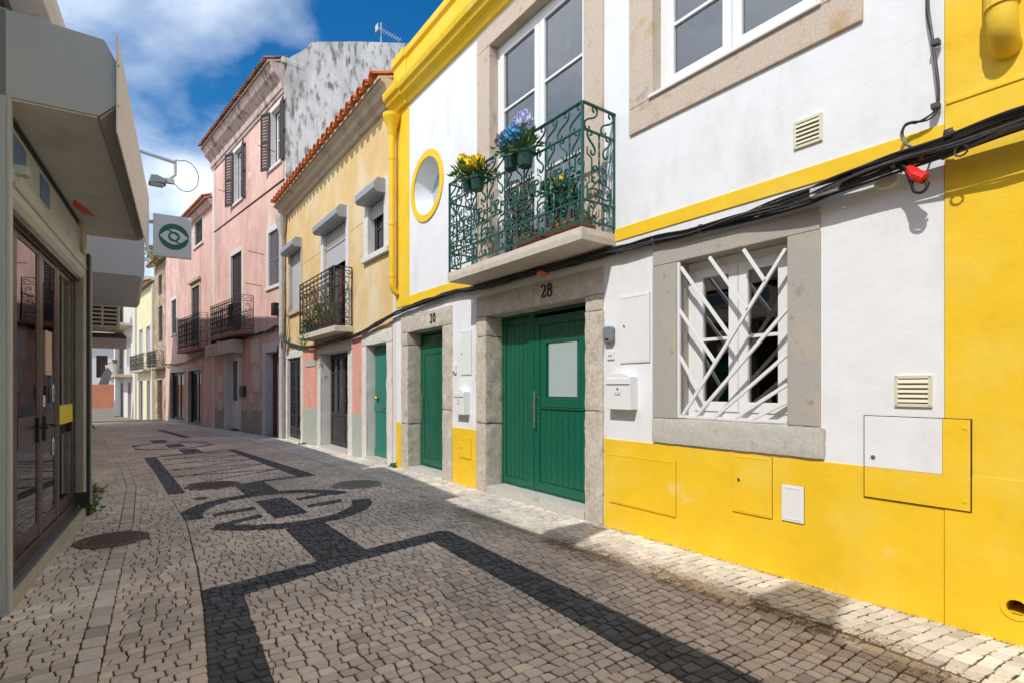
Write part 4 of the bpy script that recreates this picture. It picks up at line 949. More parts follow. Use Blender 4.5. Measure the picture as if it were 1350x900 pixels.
bx('corner_strip', 'old_white', old, F, 9.268, 9.44, -.03, .0, -.8, 3.2, .01)
for a, c, z1, wd in ((9.73, 10.80, 2.32, .27), (11.95, 14.05, 2.30, .28), (16.0, 17.55, 2.33, .24)):
    for i, (p, q, e, g) in enumerate(((a-wd, a, -.6, z1), (c, c+wd, -.6, z1), (a-wd, c+wd, z1, z1+.26))): rough_block(F, p, q, -.36, .01, e, g, .009, .08, 5, i+int(a*3)).build('door_surround', 'old_white', old, smooth=True)
    rough_block(F, a, c, -.36, .04, -.6, zg((a+c)/2)+.05, .005, .09, 5, 4).build('step', 'sill_stone', old, smooth=True)
D = -.20; gd = bx('door', 'green_old', old, F, 9.70, 10.83, D-.05, D, -.03, 2.33); gd['label'] = 'faded green plank door with brass knob'
for i in range(10): bx('plank', 'green_old', gd, F, 9.74+i*.105, 9.84+i*.105, D-.002, D+.012, .06, 2.30, .004)
bx('rail', 'green_old', gd, F, 9.73, 10.80, D, D+.025, .95, 1.10, .005); bx('rail', 'green_old', gd, F, 9.73, 10.80, D, D+.025, -.02, .16, .005)
MB().ball(F(10.62, D+.05, 1.22), .045, 10, 6).build('knob', mat('brass', (.75, .48, .12), .3, metal=1), gd, smooth=True)
bx('letter_slot', 'steel', gd, F, 10.1, 10.45, D+.024, D+.034, 1.0, 1.05, .003)
door_grid(old, F, 11.95, 14.05, -.02, 2.30, -.26, 'wood_dark', 2, 2, 4, .34)
door_grid(old, F, 16.0, 17.55, -.08, 2.33, -.08, 'wood_dark', 2, 2, 5, .12)
bx('street_plate', 'sage', old, F, 14.55, 15.5, -.02, .0, 2.02, 2.18)
# upper windows
trim(old, F, 9.85, 10.70, 4.15, 5.28, .24, 'old_white', .012); window(old, F, 9.85, 10.70, 4.15, 5.28, -.16, 'wood_dark', .04, .05, 2, (.5,))
roller(old, F, 9.87, 10.68, 4.92, 5.24, -.09, 5.36)
trim(old, F, 12.08, 13.80, 2.82, 5.35, .20, 'old_white', .012, False); window(old, F, 12.08, 13.80, 2.83, 5.35, -.17, 'wood_red', .05, .07, 2, (.45, .72), name='balcony_door')
roller(old, F, 12.1, 13.78, 4.42, 5.32, -.09, 5.46)
trim(old, F, 16.0, 17.30, 3.72, 5.55, .14, 'eave', .008); bx('inner_panel', 'room', old, F, 16.0, 17.30, -.3, -.2, 3.72, 5.55); roller(old, F, 16.02, 17.28, 3.74, 5.5, -.09, 5.62)
# eave
MB().profile(F, [(-.03, 6.78), (.05, 6.80), (.08, 6.88), (.18, 6.92), (.22, 7.02), (.30, 7.06), (.30, 7.14), (-.03, 7.14)], 9.265, 17.9).build('eave_cornice', 'eave', old)
roof(old, F, 9.27, 17.95, .44, 7.13, .34, 5, .33, ORANGE, 2)
# balcony
bo = MB().box(F, 11.60, 14.60, -.02, .42, 2.66, 2.79).build('balcony', 'slab', old, bev=.01)
railing(bo, F, 11.66, 14.52, .39, 'iron', 2.83, 4.10, .16, .22, .32, True)
pl_ = thing('balcony_plant', F(13.3, .2, 2.79), 'yellow-green potted plant behind the railing of the ochre house balcony', 'plant')
MB().lathe(F(13.0, .2, 2.79), [(.13, 0), (.17, .26), (.19, .28), (.15, .28)], 14).build('pot', 'brick_pot', pl_)
b = MB()
for i in range(240): b.leaf(F(13.0+random.gauss(0, .25), .2+random.gauss(0, .1), 3.07+abs(random.gauss(0, .22))), random.uniform(.08, .16), None, .35)
b.build('foliage', 'leaf_pale', pl_)
pl_ = thing('balcony_plant', F(14.1, .2, 2.79), 'dark trailing plant spilling over the far end of the ochre house balcony', 'plant')
MB().lathe(F(14.1, .2, 2.79), [(.13, 0), (.16, .24), (.18, .26), (.15, .26)], 14).build('pot', 'pot', pl_)
b = MB()
for i in range(260):
    t = random.random(); b.leaf(F(14.1+random.gauss(0, .25), .22+.24*t, 3.05+.25*random.random()-t*t*.75), random.uniform(.06, .13), None, .4)
b.build('foliage', 'leaf', pl_)
dpz = thing('downpipe', F(17.79, .1, 0), 'grey drainpipe with funnel between the ochre and pink houses', 'downpipe')
c = F(17.79, .12, 0); MB().lathe(c, [(.075, 6.2), (.12, 6.4), (.19, 6.72), (.2, 6.8), (.17, 6.8)], 16).build('funnel', 'zinc', dpz)
MB().tube([c+Vector((0, 0, 6.25)), c+Vector((0, 0, -.25))], .075, 12).build('pipe', 'zinc', dpz, smooth=True)
for z in (5.2, 3.9, 2.4, .9): MB().tube([c+Vector((0, 0, z)), c+Vector((0, 0, z+.07))], .084, 12).build('collar', 'zinc', dpz)
# ------------------------------------------------------------------ tall pink house
F = FB
pk = thing('house', F(4, 0, -.2), 'tall three-storey pink house with brown shutters and mould-stained gable', 'house')
T1, T2, M1, M2, Q1, Q2 = (4.42, 5.38, 8.6, 10.60), (.38, 1.22, 8.75, 10.60), (4.45, 5.85, 3.55, 6.62), (.40, 1.50, 4.80, 6.62), (4.7, 6.5, -.8, 2.66), (.55, 1.75, -.8, 2.62)
w = MB(); sheet(w, F, 0, 8.5, -.8, 11.2, 0, [T1, T2, M1, M2, Q1, Q2], .3, False)
w.quad(F(8.5, 0, -.8), F(8.5, -8, -.8), F(8.5, -8, 11.2), F(8.5, 0, 11.2)); w.quad(F(0, -8, -.8), F(8.5, -8, -.8), F(8.5, -8, 11.2), F(0, -8, 11.2)); w.quad(F(0, -.5, 11.2), F(8.5, -.5, 11.2), F(8.5, -8, 11.2), F(0, -8, 11.2))
w.build('wall', 'pink', pk)
g = MB(); pr = [(.0, -.8), (.0, 11.35), (-.1, 11.9), (-.75, 12.55), (-.85, 12.75), (-2.4, 13.45), (-4.1, 14.15), (-5.2, 14.6), (-9, 12.9), (-9, -.8)]
sv = F; gp = [(d, z) for d, z in pr]
g.profile(F, gp, -.06, .12); g.build('gable_wall', 'mould', pk)
bx('gable_coping', 'mould', pk, F, -.075, .14, -.60, .10, 11.70, 11.90, .04)
MB().profile(F, [(0, 10.78), (.05, 10.80), (.05, 10.88), (.10, 10.92), (.12, 11.15), (.26, 11.30), (.34, 11.36), (.40, 11.52), (.44, 11.62), (0, 11.70)], 0, 8.5).build('eave_cornice', 'cornice_old', pk)
bx('string_course', 'pink', pk, F, .0, 8.5, -.01, .03, 10.52, 10.72, .01) if False else None
roof(pk, F, .05, 8.6, .60, 11.66, .45, 5, .235, BROWN, 2, .02)
rm = MB()
bx('corner_strip', 'old_white', pk, F, 8.18, 8.5, -.02, .03, -.8, 11.1, .01)
bx('plinth', 'plinth_grey', pk, F, 2.05, 4.40, -.02, .02, -.8, .62, .01); bx('plinth', 'plinth_grey', pk, F, 6.75, 8.16, -.02, .02, -.8, .62, .01)
for h, shw, angs in ((T1, .50, (162, 10)), (T2, .44, (160, 8))):
    a, c, e, g_ = h; trim(pk, F, a, c, e, g_, .16, 'old_white', .012)
    window(pk, F, a, c, e, g_, -.18, 'white_paint', .05, .06, 2, (.5,))
    for sg, hs, an in ((1, c+.02, 180-angs[0]), (-1, a-.02, angs[1])):
        if sg > 0: shutter(pk, Turn(F, hs, .03, an), 0, shw, e-.05, g_+.02, 0, 'shutter')
        else: shutter(pk, Turn(F, hs, .03, 180-an), 0, shw, e-.05, g_+.02, 0, 'shutter')
trim(pk, F, *M1, .17, 'old_white', .012, False)
for a, c in ((4.47, 5.14), (5.16, 5.83)): shutter(pk, F, a, c, 3.58, 6.60, -.10, 'shutter', 30)
trim(pk, F, *M2, .19, 'old_white', .012)
for a, c in ((.42, .94), (.96, 1.48)): shutter(pk, F, a, c, 4.82, 6.60, -.08, 'shutter_grey', 22)
bb = MB().box(F, 3.0, 7.15, -.02, .46, 3.34, 3.47).build('balcony', mat('red_oxide_slab', (.30, .13, .10), .85, .2, 8), pk, bev=.01)
railing(bb, F, 3.05, 7.1, .42, 'iron', 3.52, 4.72, .16, .2, .29, True)
tg = bx('green_cloth', 'iron_green', None, F, 4.0, 4.75, .38, .395, 3.7, 4.55, org=F(4.4, .4, 3.7)); tag(tg, 'green cloth panel hung behind the pink house balcony railing', 'cloth')
trim(pk, F, 4.7, 6.5, -.5, 2.66, .2, 'old_white', .02, False, 'door_surround', -.3); wd_ = door_grid(pk, F, 4.7, 6.5, -.22, 2.66, -.2, 'white_paint', 2, 1, 1, .38)
aw = bx('shop_awning_box', 'beige', None, F, 4.15, 8.15, .02, .40, 2.74, 3.22, .02, org=F(6, 0, 2.74)); tag(aw, 'beige boxy canopy over the white door of the pink house', 'canopy')
bx('dark_panel', 'cornice_old', aw, F, 6.3, 7.6, .398, .408, 2.80, 3.12)
trim(pk, F, .55, 1.75, -.5, 2.62, .34, 'old_white', .03, False, 'door_surround', -.3); rd = bx('door', 'wood_red', pk, F, .55, 1.75, -.3, -.24, -.2, 2.62)
for i in range(6): bx('plank', 'wood_red', rd, F, .58+i*.195, .77+i*.195, -.242, -.225, -.15, 2.58, .006)
bx('plaster_panel', 'old_white', pk, F, 2.55, 3.3, -.01, .02, 2.35, 3.15); bx('service_hatch', 'old_white', pk, F, 2.35, 3.0, -.01, .04, 1.3, 2.1, .01); bx('service_hatch', 'sage', pk, F, 3.1, 3.75, -.01, .04, .35, .9, .01)
bx('service_hatch', 'old_white', pk, F, 6.95, 7.6, -.01, .04, 1.25, 1.9, .01); bx('service_hatch', 'old_white', pk, F, 6.95, 7.5, -.01, .04, .5, .95, .01); bx('letter_box', 'wood_dark', pk, F, 3.9, 4.35, .0, .12, 1.1, 1.5, .01)
for (z, s) in ((6.0, 1.95), (9.05, 5.6), (9.2, .9), (4.95, 2.2)): MB().tube([F(s, .0, z), F(s-.1, .55, z+.02)], .012, 5).build('clothes_line_bracket', 'iron', pk)
tn = MB().tube([F(0, .02, 8.05), F(8.4, .02, 8.12)], .018, 5).build('wire', 'iron', pk)
cb2 = thing('cable_bundle', F(4, .1, 3.2), 'sagging dark cables along the pink house fronts', 'cables')
for i in range(7):
    pts = [F(-.15, .12, 2.85+.02*i), F(.1, .1, 3.35), F(1.2, .1, 3.32), F(2.2, .1, 3.28), F(4, .1, 3.26), F(6.5, .1, 3.2), F(8.4, .12, 3.0), F(11, .1, 2.85), F(14.5, .1, 2.65), F(18.6, .1, 2.75)]
    MB().tube(wob(pts, .09, 6, 60+i), .016, 5).build('cable', 'cable', cb2, smooth=True)
for i in range(3): MB().tube(wob([F(.2, .12, 3.4), F(-.15, .14, 2.9), F(.0, .15, 2.3), F(.25, .12, 2.25), F(.3, .1, 2.8)], .08, 6, 80+i), .018, 5).build('loop', 'cable', cb2, smooth=True)
MB().box(F, .35, .62, .02, .22, 3.75, 4.15).build('junction_box', 'cable', cb2, bev=.02); MB().box(F, 7.9, 8.25, .02, .22, 3.0, 3.5).build('junction_box', 'cable', cb2, bev=.02)
# pink annexe
p2 = thing('house', F(13.5, 0, -.4), 'lower pink house with a small balcony and two shop windows', 'house')
A1, A2, A3, A4, A5, A6 = (16.0, 17.2, 4.35, 6.2), (11.0, 12.5, 3.35, 6.25), (10.4, 11.9, 8.15, 9.3), (14.1, 17.6, -.9, 2.25), (10.6, 13.2, -.9, 2.25), (16.0, 17.2, 7.9, 9.0)
w = MB(); sheet(w, F, 8.51, 18.8, -1, 9.6, -.03, [A1, A2, A3, A4, A5], .3, False); shell(w, F, 8.51, 18.8, -1, 9.6, -.03, 7); w.build('wall', 'pink', p2)
roof(p2, F, 8.55, 18.85, .42, 9.66, .4, 5, .25, ORANGE, 1)
MB().profile(F, [(-.04, 9.35), (.08, 9.38), (.2, 9.6), (-.04, 9.68)], 8.52, 18.8).build('eave_cornice', 'pink', p2)
for h in (A1, A3): trim(p2, F, *h, .17, 'old_white', -.01); [shutter(p2, F, a, c, h[2]+.02, h[3]-.02, -.12, 'shutter', 16) for a, c in ((h[0]+.02, (h[0]+h[1])/2-.01), ((h[0]+h[1])/2+.01, h[1]-.02))]
trim(p2, F, *A2, .19, 'eave', -.01, False); [shutter(p2, F, a, c, 3.37, 6.2, -.12, 'shutter', 28) for a, c in ((11.02, 11.74), (11.76, 12.48))]
bx('lintel', 'eave', p2, F, 10.7, 12.8, -.05, .1, 6.45, 6.62, .02)
b2_ = MB().box(F, 9.3, 13.5, -.04, .42, 3.12, 3.26).build('balcony', bpy.data.materials['red_oxide_slab'], p2, bev=.01)
railing(b2_, F, 9.35, 13.4, .38, 'iron', 3.32, 4.75, .18, .22, .34, True)
for h in (A4, A5):
    trim(p2, F, h[0], h[1], -.6, 2.25, .2, 'eave', -.005, False, 'shop_surround'); window(p2, F, h[0], h[1], -.3, 2.25, -.2, 'wood_dark', .06, .07, 2, (), 'shop_glass', 'shop_window')
    bx('stall_riser', 'plinth_grey', p2, F, h[0], h[1], -.25, -.02, -1, -.3)
ch = thing('chimney', F(12.5, -1.2, 9.8), 'pale round chimney behind the lower pink roof', 'chimney'); MB().lathe(F(12.3, -1.0, 9.8), [(.3, 0), (.3, 1.0), (.36, 1.05), (.36, 1.25), (.2, 1.35)], 14).build('stack', 'old_white', ch)
# ------------------------------------------------------------------ far end of the street
ru = thing('house', F(21, 0, -.5), 'narrow crumbling brown house with plants on its eave', 'house')
R1, R2, R3 = (20.0, 21.2, 4.2, 6.3), (20.0, 21.6, -1, 1.9), (20.2, 21.2, 7.0, 8.2)
w = MB(); sheet(w, F, 18.85, 22.6, -1.2, 8.9, -.06, [R1, R2, R3], .3); shell(w, F, 18.85, 22.6, -1.2, 8.9, -.06, 6); w.build('wall', 'ruin', ru)
bx('door', 'wood_red', ru, F, 20.0, 21.6, -.3, -.22, -.6, 1.9); [shutter(ru, F, h[0], h[1], h[2], h[3], -.2, 'shutter', 12) for h in (R1, R3)]
roof(ru, F, 18.9, 22.7, .4, 8.9, .4, 4, .26, ORANGE, 1, .03)
bb = MB().box(F, 19.2, 22.2, -.05, .42, 2.5, 2.62).build('balcony', 'ruin', ru, bev=.01); railing(bb, F, 19.25, 22.1, .38, 'iron', 2.66, 3.6, .14, .16, .4, True)
pv = thing('eave_plant', F(20.3, .2, 9), 'bushy plant growing on the eave of the crumbling house', 'plant'); b = MB(); k_ = MB()
for i in range(420):
    v = Vector((random.gauss(0, 1), random.gauss(0, 1), random.gauss(.3, .7))); b.leaf(F(20.2, .3, 9.1)+Vector((v.x*.28, v.y*.8, v.z*.32)), random.uniform(.1, .22), None, .5)
for i in range(6): k_.tube([F(20.2, .1, 8.9), F(20.2+random.gauss(0, .4), .3, 9.4)], .02, 4)
b.build('foliage', 'leaf_pale', pv); k_.build('stem', 'wood_red', pv)
py = thing('house', F(25.5, 0, -.6), 'pale yellow house with a tiled eave at the far end of the street', 'house')
S1, S2, S3, S4 = (23.6, 25.0, 3.0, 5.4), (26.4, 27.8, 3.0, 5.4), (23.6, 24.8, -1.2, 1.9), (26.4, 28.0, -1.2, 1.9)
w = MB(); sheet(w, F, 22.65, 29.0, -1.2, 8.0, 0, [S1, S2, S3, S4], .3, False); shell(w, F, 22.65, 29.0, -1.2, 8.0, 0, 6); w.build('wall', 'pale_yellow', py)
for h in (S1, S2): trim(py, F, *h, .15, 'old_white', .02); window(py, F, *h, -.15, 'white_paint', .05, .06, 2, (.5,))
for h in (S3, S4): bx('door', 'wood_dark', py, F, h[0], h[1], -.25, -.18, -.7, 1.9); trim(py, F, h[0], h[1], -.9, 1.9, .16, 'old_white', .02, False, 'door_surround')
roof(py, F, 22.7, 29.1, .45, 8.05, .4, 4, .26, ORANGE, 1)
bb = MB().box(F, 22.9, 28.6, -.02, .5, 2.45, 2.58).build('balcony', 'concrete', py, bev=.01); railing(bb, F, 22.95, 28.5, .46, 'iron', 2.62, 3.6, .14, .16, .5, True)
bx('pilaster', 'old_white', py, F, 22.68, 23.0, .0, .06, -1.2, 7.9)
wh = thing('house', F(33, 0, -.8), 'white and beige house with projecting balconies, farthest on the right side', 'house')
V1, V2 = (31, 33, 3.0, 5.2), (35, 37, 3.0, 5.2)
w = MB(); sheet(w, F, 29.05, 40, -1.4, 9.5, .1, [V1, V2, (31, 32.4, -1.4, 1.8), (35, 36.4, -1.4, 1.8)], .3); shell(w, F, 29.05, 40, -1.4, 9.5, .1, 6); w.build('wall', 'old_white', wh)
for h in (V1, V2): window(wh, F, *h, -.1, 'white_paint', .06, .07, 2, (.5,))
for a in (31, 35): bx('door', 'wood_dark', wh, F, a, a+1.4, -.2, -.1, -.9, 1.8)
for z, d in ((2.2, 1.15), (5.9, 1.2)):
    bb = MB().box(F, 30, 39, .08, d, z, z+.2).build('balcony', 'slab', wh, bev=.02); MB().profile(F, [(d-.1, z+.19), (d, z+.19), (d+.14, z+.95), (d+.04, z+.95)], 30, 39).build('parapet', 'slab', bb)
    MB().box(F, 30, 39, d, d+.02, z+1.05, z+1.09).build('rail', 'iron_green', bb)
pt_ = thing('flower_pot', F(30.6, 1.1, 6.85), 'dark bowl planter on the upper far balcony parapet', 'planter'); MB().lathe(F(30.6, 1.2, 6.86), [(.2, 0), (.45, .3), (.5, .42), (.3, .42)], 12).build('bowl', 'black', pt_)
pt_ = thing('flower_pot', F(31, 1.0, 3.1), 'small brown pot on the lower far balcony', 'planter'); MB().lathe(F(31, 1.05, 3.16), [(.12, 0), (.2, .3), (.17, .3)], 12).build('pot', 'brick_pot', pt_)
# closing house across the end
eb = thing('house', (-1.5, 52, -.7), 'white house with a low orange garden wall closing the street', 'house')
w = MB(); sheet(w, WF, -9, -.80, -1.6, 5.0, 52, [(-1.9, -1.2, 2.2, 3.9)], -.3); w.build('wall', 'white', eb); bx('window_shutter', 'shutter', eb, WF, -1.9, -1.2, 52.1, 52.2, 2.2, 3.9); bx('roof_edge', 'cornice_old', eb, WF, -9, -.7, 51.6, 52.6, 5.0, 5.35)
w = MB(); w.box(WF, -9, -.75, 52.2, 56, 5.35, 9.5); w.build('upper_wall', 'beige', eb)
ow = thing('garden_wall', (-1, 47, -.7), 'low orange wall with grey foot across the far end', 'wall')
bx('wall', 'orange_wall', ow, WF, -9, -.72, 47, 47.3, -1.6, 1.65); bx('foot', 'concrete', ow, WF, -9, -.70, 46.95, 47.35, -1.6, -.05)
bn = MB(); bn.prism(WF, [(-1.65, 1.6), (-1.15, 1.4), (-.85, 2.5), (-1.1, 2.9), (-1.35, 2.55)], 48.0, 48.3); tag(bn.build('parasol', 'shutter_grey', None, (-1.3, 48, 1.6)), 'grey-blue folded parasol above the orange wall', 'parasol')
# ------------------------------------------------------------------ television aerial on the ochre roof
an = thing('tv_aerial', FB(-.0, -3.8, 14.0), 'television aerial on top of the gable', 'aerial')
q0 = FB(0, -3.4, 13.85); MB().tube([q0, q0+Vector((0, 0, .75))], .02, 6).build('mast', 'zinc', an)
MB().tube([q0+Vector((-.15, 0, .52)), q0+Vector((.75, 0, .40))], .014, 5).build('boom', 'zinc', an)
for i in range(9): p = q0+Vector((-.15, 0, .52)).lerp(Vector((.75, 0, .40)), .08+i*.11); MB().tube([p+Vector((0, -.12, 0)), p+Vector((0, .12, 0))], .009, 4).build('element', 'zinc', an)
MB().box(WF, q0.x-.17, q0.x-.15, q0.y-.12, q0.y+.12, q0.z+.40, q0.z+.62).build('reflector', 'zinc', an)
# ------------------------------------------------------------------ shop on the left
F = FL
S0, S1 = -2.61, .62
shop = thing('shop', F(-1, 0, 0), 'shop on the left with brown glazed doors under a grey metal canopy', 'shop')
w = MB()
for a, c, d0, d1, z0, z1 in ((S0, S1, -3.5, -.30, 3.30, 4.78), (.36, S1, -3.5, -.02, -.4, 3.30), (S0-.0, S0+.08, -3.5, -.16, -.4, 3.3)): w.box(F, a, c, d0, d1, z0, z1)
w.box(F, S0, .36, -3.5, -3.4, -.4, 3.3); w.build('wall', 'beige', shop)
bx('shop_floor', 'room', shop, F, S0, .36, -3.4, -.22, -.2, .1)
bx('threshold', 'threshold', shop, F, S0+.02, .38, -.22, -.02, -.2, .115, .006); bx('threshold_edge', 'threshold_edge', shop, F, S0, .40, -.02, .0, -.2, .105, .006)
# near end: grey metal cladding return
cl = bx('cladding', 'canopy', shop, F, S0-.03, S0+.02, -3.5, -.016, -.3, 3.86, .004); bx('edge_trim', 'alu', cl, F, S0-.034, S0+.03, -.016, .002, -.3, 3.30, .003)
# glazed front at d = -.2
G = -.10
fr = bx('shopfront', 'brown', shop, F, S0+.10, .36, G-.05, G+.02, 2.60, 2.66, .004)
bx('sill_rail', 'brown', fr, F, S0+.10, .36, G-.05, G+.02, .115, .20, .004)
vs = [(-2.11, -2.04), (-1.32, -1.21), (-.62, -.50), (.30, .36)]
for a, c in vs: bx('mullion', 'brown', fr, F, a, c, G-.05, G+.006, .2, 2.60, .003)
for (a, _c), i in zip([(v[1], 0) for v in vs[:-1]], range(3)):
    c = vs[i+1][0]
    l = border(F, a+.004, c-.004, .205, 2.595, G-.035, G+.003, .045, .12).build('door_leaf', 'brown', shop, bev=.004)
    if i < 2: bx('lock_rail', 'brown', l, F, a+.08, c-.08, G-.035, G+.002, .98, 1.22, .002)
    bx('pane', 'shop_glass', l, F, a+.045, c-.045, G-.010, G-.004, 1.22, 2.55); bx('pane', 'shop_glass', l, F, a+.045, c-.045, G-.010, G-.004, .32, .98)
    if i < 2:
        h_ = a+.06 if i == 1 else c-.06
        MB().box(F, h_-.03, h_+.03, G+.008, G+.022, .99, 1.20).tube([F(h_, G+.02, 1.12), F(h_, G+.075, 1.12), F(h_+(.13 if i == 1 else -.13), G+.085, 1.12)], .013, 8).build('handle', 'black', l)
# marble return facing the street, black shutter guides
rt = bx('marble_return', 'marble', shop, F, .36, .42, G-.02, .0, .28, 3.0, .003); bx('dark_foot', 'black', shop, F, .355, .42, G-.02, .002, .10, .28)
bx('return_strip', 'black', rt, F, .352, .36, G-.0, G+.012, .28, 3.0)
bx('shutter_guide', 'black', shop, F, .40, .48, .0, .03, -.1, 2.95, .003); bx('shutter_guide', 'alu', shop, F, .48, .52, .0, .04, -.1, 2.95, .003); bx('shutter_guide', 'black', shop, F, .52, S1, -.01, .025, -.1, 2.95, .003)
# roller-shutter housing over the doors
MB().profile(F, [(-.10, 2.66), (-.04, 2.66), (-.01, 2.70), (-.01, 2.90), (-.05, 2.94), (-.10, 2.94)], S0+.08, .5).build('shutter_housing', 'soffit', shop, bev=.006)
bx('header', 'brown', shop, F, S0+.08, .36, -.16, -.045, 2.62, 2.70, .004)
MB().profile(F, [(-.012, 2.76), (.006, 2.765), (.006, 2.80), (-.012, 2.805)], S0+.08, .5).build('housing_rib', 'alu', shop)
bx('blind_box', 'soffit', shop, F, S0+.08, .5, -.28, -.05, 2.95, 3.22); bx('dark_gap', 'black', shop, F, S0+.08, .55, -.30, -.06, 3.22, 3.30)
for a in (-2.35, -1.55): bx('blue_print', 'blue_cloth', shop, F, a, a+.35, -.06, -.045, 2.98, 3.18)
bx('bracket', 'alu', shop, F, -2.5, -2.42, -.02, .06, 2.86, 2.92, .004)
# canopy
cn = MB().profile(F, [(-.30, 3.30), (.45, 3.30), (.545, 3.40), (.545, 3.70), (.48, 3.83), (-.30, 3.87)], S0-.03, .98).build('canopy', 'canopy', shop, bev=.004)
MB().box(F, S0-.02, .97, -.04, .44, 3.285, 3.2985).build('soffit', 'soffit', cn)
MB().profile(F, [(.452, 3.288), (.540, 3.388), (.5445, 3.386), (.456, 3.284)], S0-.02, .97).build('soffit_edge', 'soffit', cn)
MB().prism(F, [(S0-.06, 3.20), (S0-.06, 3.86), (1.0, 3.86), (1.0, 3.12)], .548, .556).build('fascia_plate', 'fascia', cn)
for z in (3.68, 3.40): MB().tube([F(S0-.02, .554, z), F(S0-.02, .560, z)], .008, 8).build('bolt', 'black', cn)
MB().prism(F, [(-1.02, 0), (-.9, .0), (-.8, 0)], 0, 0) if False else None
rl = MB(); rl.add([F(-.55, .02, 3.283), F(-.25, .09, 3.283), (F(.05, .13, 3.283)), F(-.05, .03, 3.283), F(-.3, -.02, 3.283)], [(0, 1, 2, 3, 4)]); rl.build('red_mark', 'red', cn)
# stickers on the doors
bx('poster', 'paper', shop, F, -1.06, -.82, G-.003, G+.004, 1.56, 1.95); bx('yellow_band', 'sticker', shop, F, -.44, .26, G-.003, G+.001, 1.08, 1.27); bx('yellow_band', 'sticker', shop, F, -2.4, -2.14, G-.003, G+.001, 1.05, 1.24)
for s, z in ((-.74, 1.40), (-.74, .90)):
    b = MB(); b.prism(F, [(s+.05*math.cos(t*.4), z+.085*math.sin(t*.4)) for t in range(16)], G+.0, G+.003); o = b.build('round_sticker', 'white_print', shop)
    MB().ring(F, s, z+.02, .012, .024, G+.0028, G+.0045, 14).ring(F, s, z-.028, .014, .028, G+.0028, G+.0045, 14).build('print', 'ink', o)
bx('small_notice', 'white_print', shop, F, -1.14, -1.08, G-.003, G+.003, 1.28, 1.38)
# roof and chimneys of the shop, cables on its upper wall
MB().profile(F, [(-.32, 4.55), (-.04, 4.62), (.0, 4.70), (.0, 4.82), (-3.6, 5.5), (-3.6, 4.6)], S0-.0, S1).build('eave', 'fascia', shop, bev=.01)
for k, z in enumerate((4.20, 4.30, 4.38, 4.52)):
    MB().tube(wob([F(S0, -.27, z), F(-1, -.27, z-.02), F(S1, -.27, z+.02)], .03, 6, 90+k), .02 if k != 3 else .035, 6).build('wall_cable', 'cable_grey' if k % 2 else 'cable', shop, smooth=True)
# perpendicular eye sign
sg = thing('hanging_sign', F(.95, .6, 3.0), 'grey square sign with a green eye emblem hung from the canopy end', 'sign')
class SF:
    def __call__(q, s, d, z): return F(1.0-d, .60+s, z)
SFr = SF()
bx('board', 'sign_plate', sg, SFr, 0, .42, -.03, .03, 3.13, 3.67, .004)
bx('bracket', 'alu', sg, SFr, -.06, .0, -.012, .012, 3.22, 3.26); bx('bracket', 'alu', sg, SFr, -.06, .0, -.012, .012, 3.54, 3.58)
ec, ez, er = .225, 3.395, .165
em = MB().prism(SFr, [(ec+er*math.cos(2*math.pi*i/48), ez+er*1.02*math.sin(2*math.pi*i/48)) for i in range(48)], .0302, .0325).build('emblem', 'sign_green', sg)
def lens(flip):
    P = []
    for i in range(25):
        t = i/24; P.append((-.155+.26*t if False else -.155+.285*t, .098*math.sin(math.pi*min(1, t*.98))**1.0*(1-.25*t)))
    return [(ec-flip*x, ez-flip*z) for x, z in P]
n = 24
top = [(-.155+.31*i/n, .10*math.sin(math.pi*i/n)) for i in range(n+1)]
MB().prism(SFr, [(ec+x, ez+z) for x, z in top]+[(ec+x, ez-z) for x, z in top[::-1][1:-1]], .0326, .0345).build('eye_shape', 'sign_plate', em)
MB().ring(SFr, ec, ez, .042, .066, .0344, .0362, 30).build('iris', 'sign_green', em)
for f in (-1, 1):
    P = [(ec+f*(.066*math.cos(R(100+a))+.0), ez+f*(.066*math.sin(R(100+a)))) for a in range(0, 1, 1)]
    b = MB()
    pts = [(ec+f*(.0+.054*math.cos(R(t))), ez+f*(.054*math.sin(R(t)))) for t in (60, 80)]
    pts = [(ec-f*x, ez+f*z) for x, z in ((.075, .085), (.045, .072), (.012, .055), (-.03, .03), (-.05, .01))]
    for (x0, z0), (x1, z1) in zip(pts, pts[1:]):
        dx, dz = x1-x0, z1-z0; L = math.hypot(dx, dz); nx, nz_ = -dz/L*.009, dx/L*.009
        b.prism(SFr, [(x0+nx, z0+nz_), (x1+nx, z1+nz_), (x1-nx, z1-nz_), (x0-nx, z0-nz_)], .0344, .0364)
    b.build('swirl', 'sign_green', em)
# ------------------------------------------------------------------ rest of the left side
nb = thing('house', (-1.2, 1, 0), 'beige house wall on the left beside the camera with two chimneys', 'house')
w = MB(); w.box(WF, -5, -1.05, -8, 4.45, -.4, 4.55); w.build('wall', 'beige', nb)
MB().prism(Fr((0, 0), 0, 1), [(-8, 4.55), (-8, 4.72), (4.45, 4.72), (4.45, 4.55)], .80, 5.0).build('eave', 'concrete', nb)
for y0, wd, zt in ((.10, .34, 5.50), (2.30, .30, 5.50)): c_ = bx('chimney', 'white', nb, WF, -1.35, -.85, y0-wd/2, y0+wd/2, 4.6, zt); bx('cap', 'concrete', c_, WF, -1.38, -.82, y0-wd/2-.03, y0+wd/2+.03, zt, zt+.06)
b2 = thing('house', (-1.4, 11.5, 0), 'low white house on the left with a boxed bay over the street', 'house')
w = MB(); w.box(WF, -6, -.78, 7.95, 16.2, -.4, 5.1); w.build('wall', 'beige', b2)
bay = MB().prism(WF, [(-.80, 3.30), (.20, 3.30), (.245, 3.38), (.245, 3.98), (-.80, 3.98)], 10.9, 15.2).build('bay', mat('pale_grey_render', (.52, .54, .58), .7, .05, 3), b2, bev=.01)
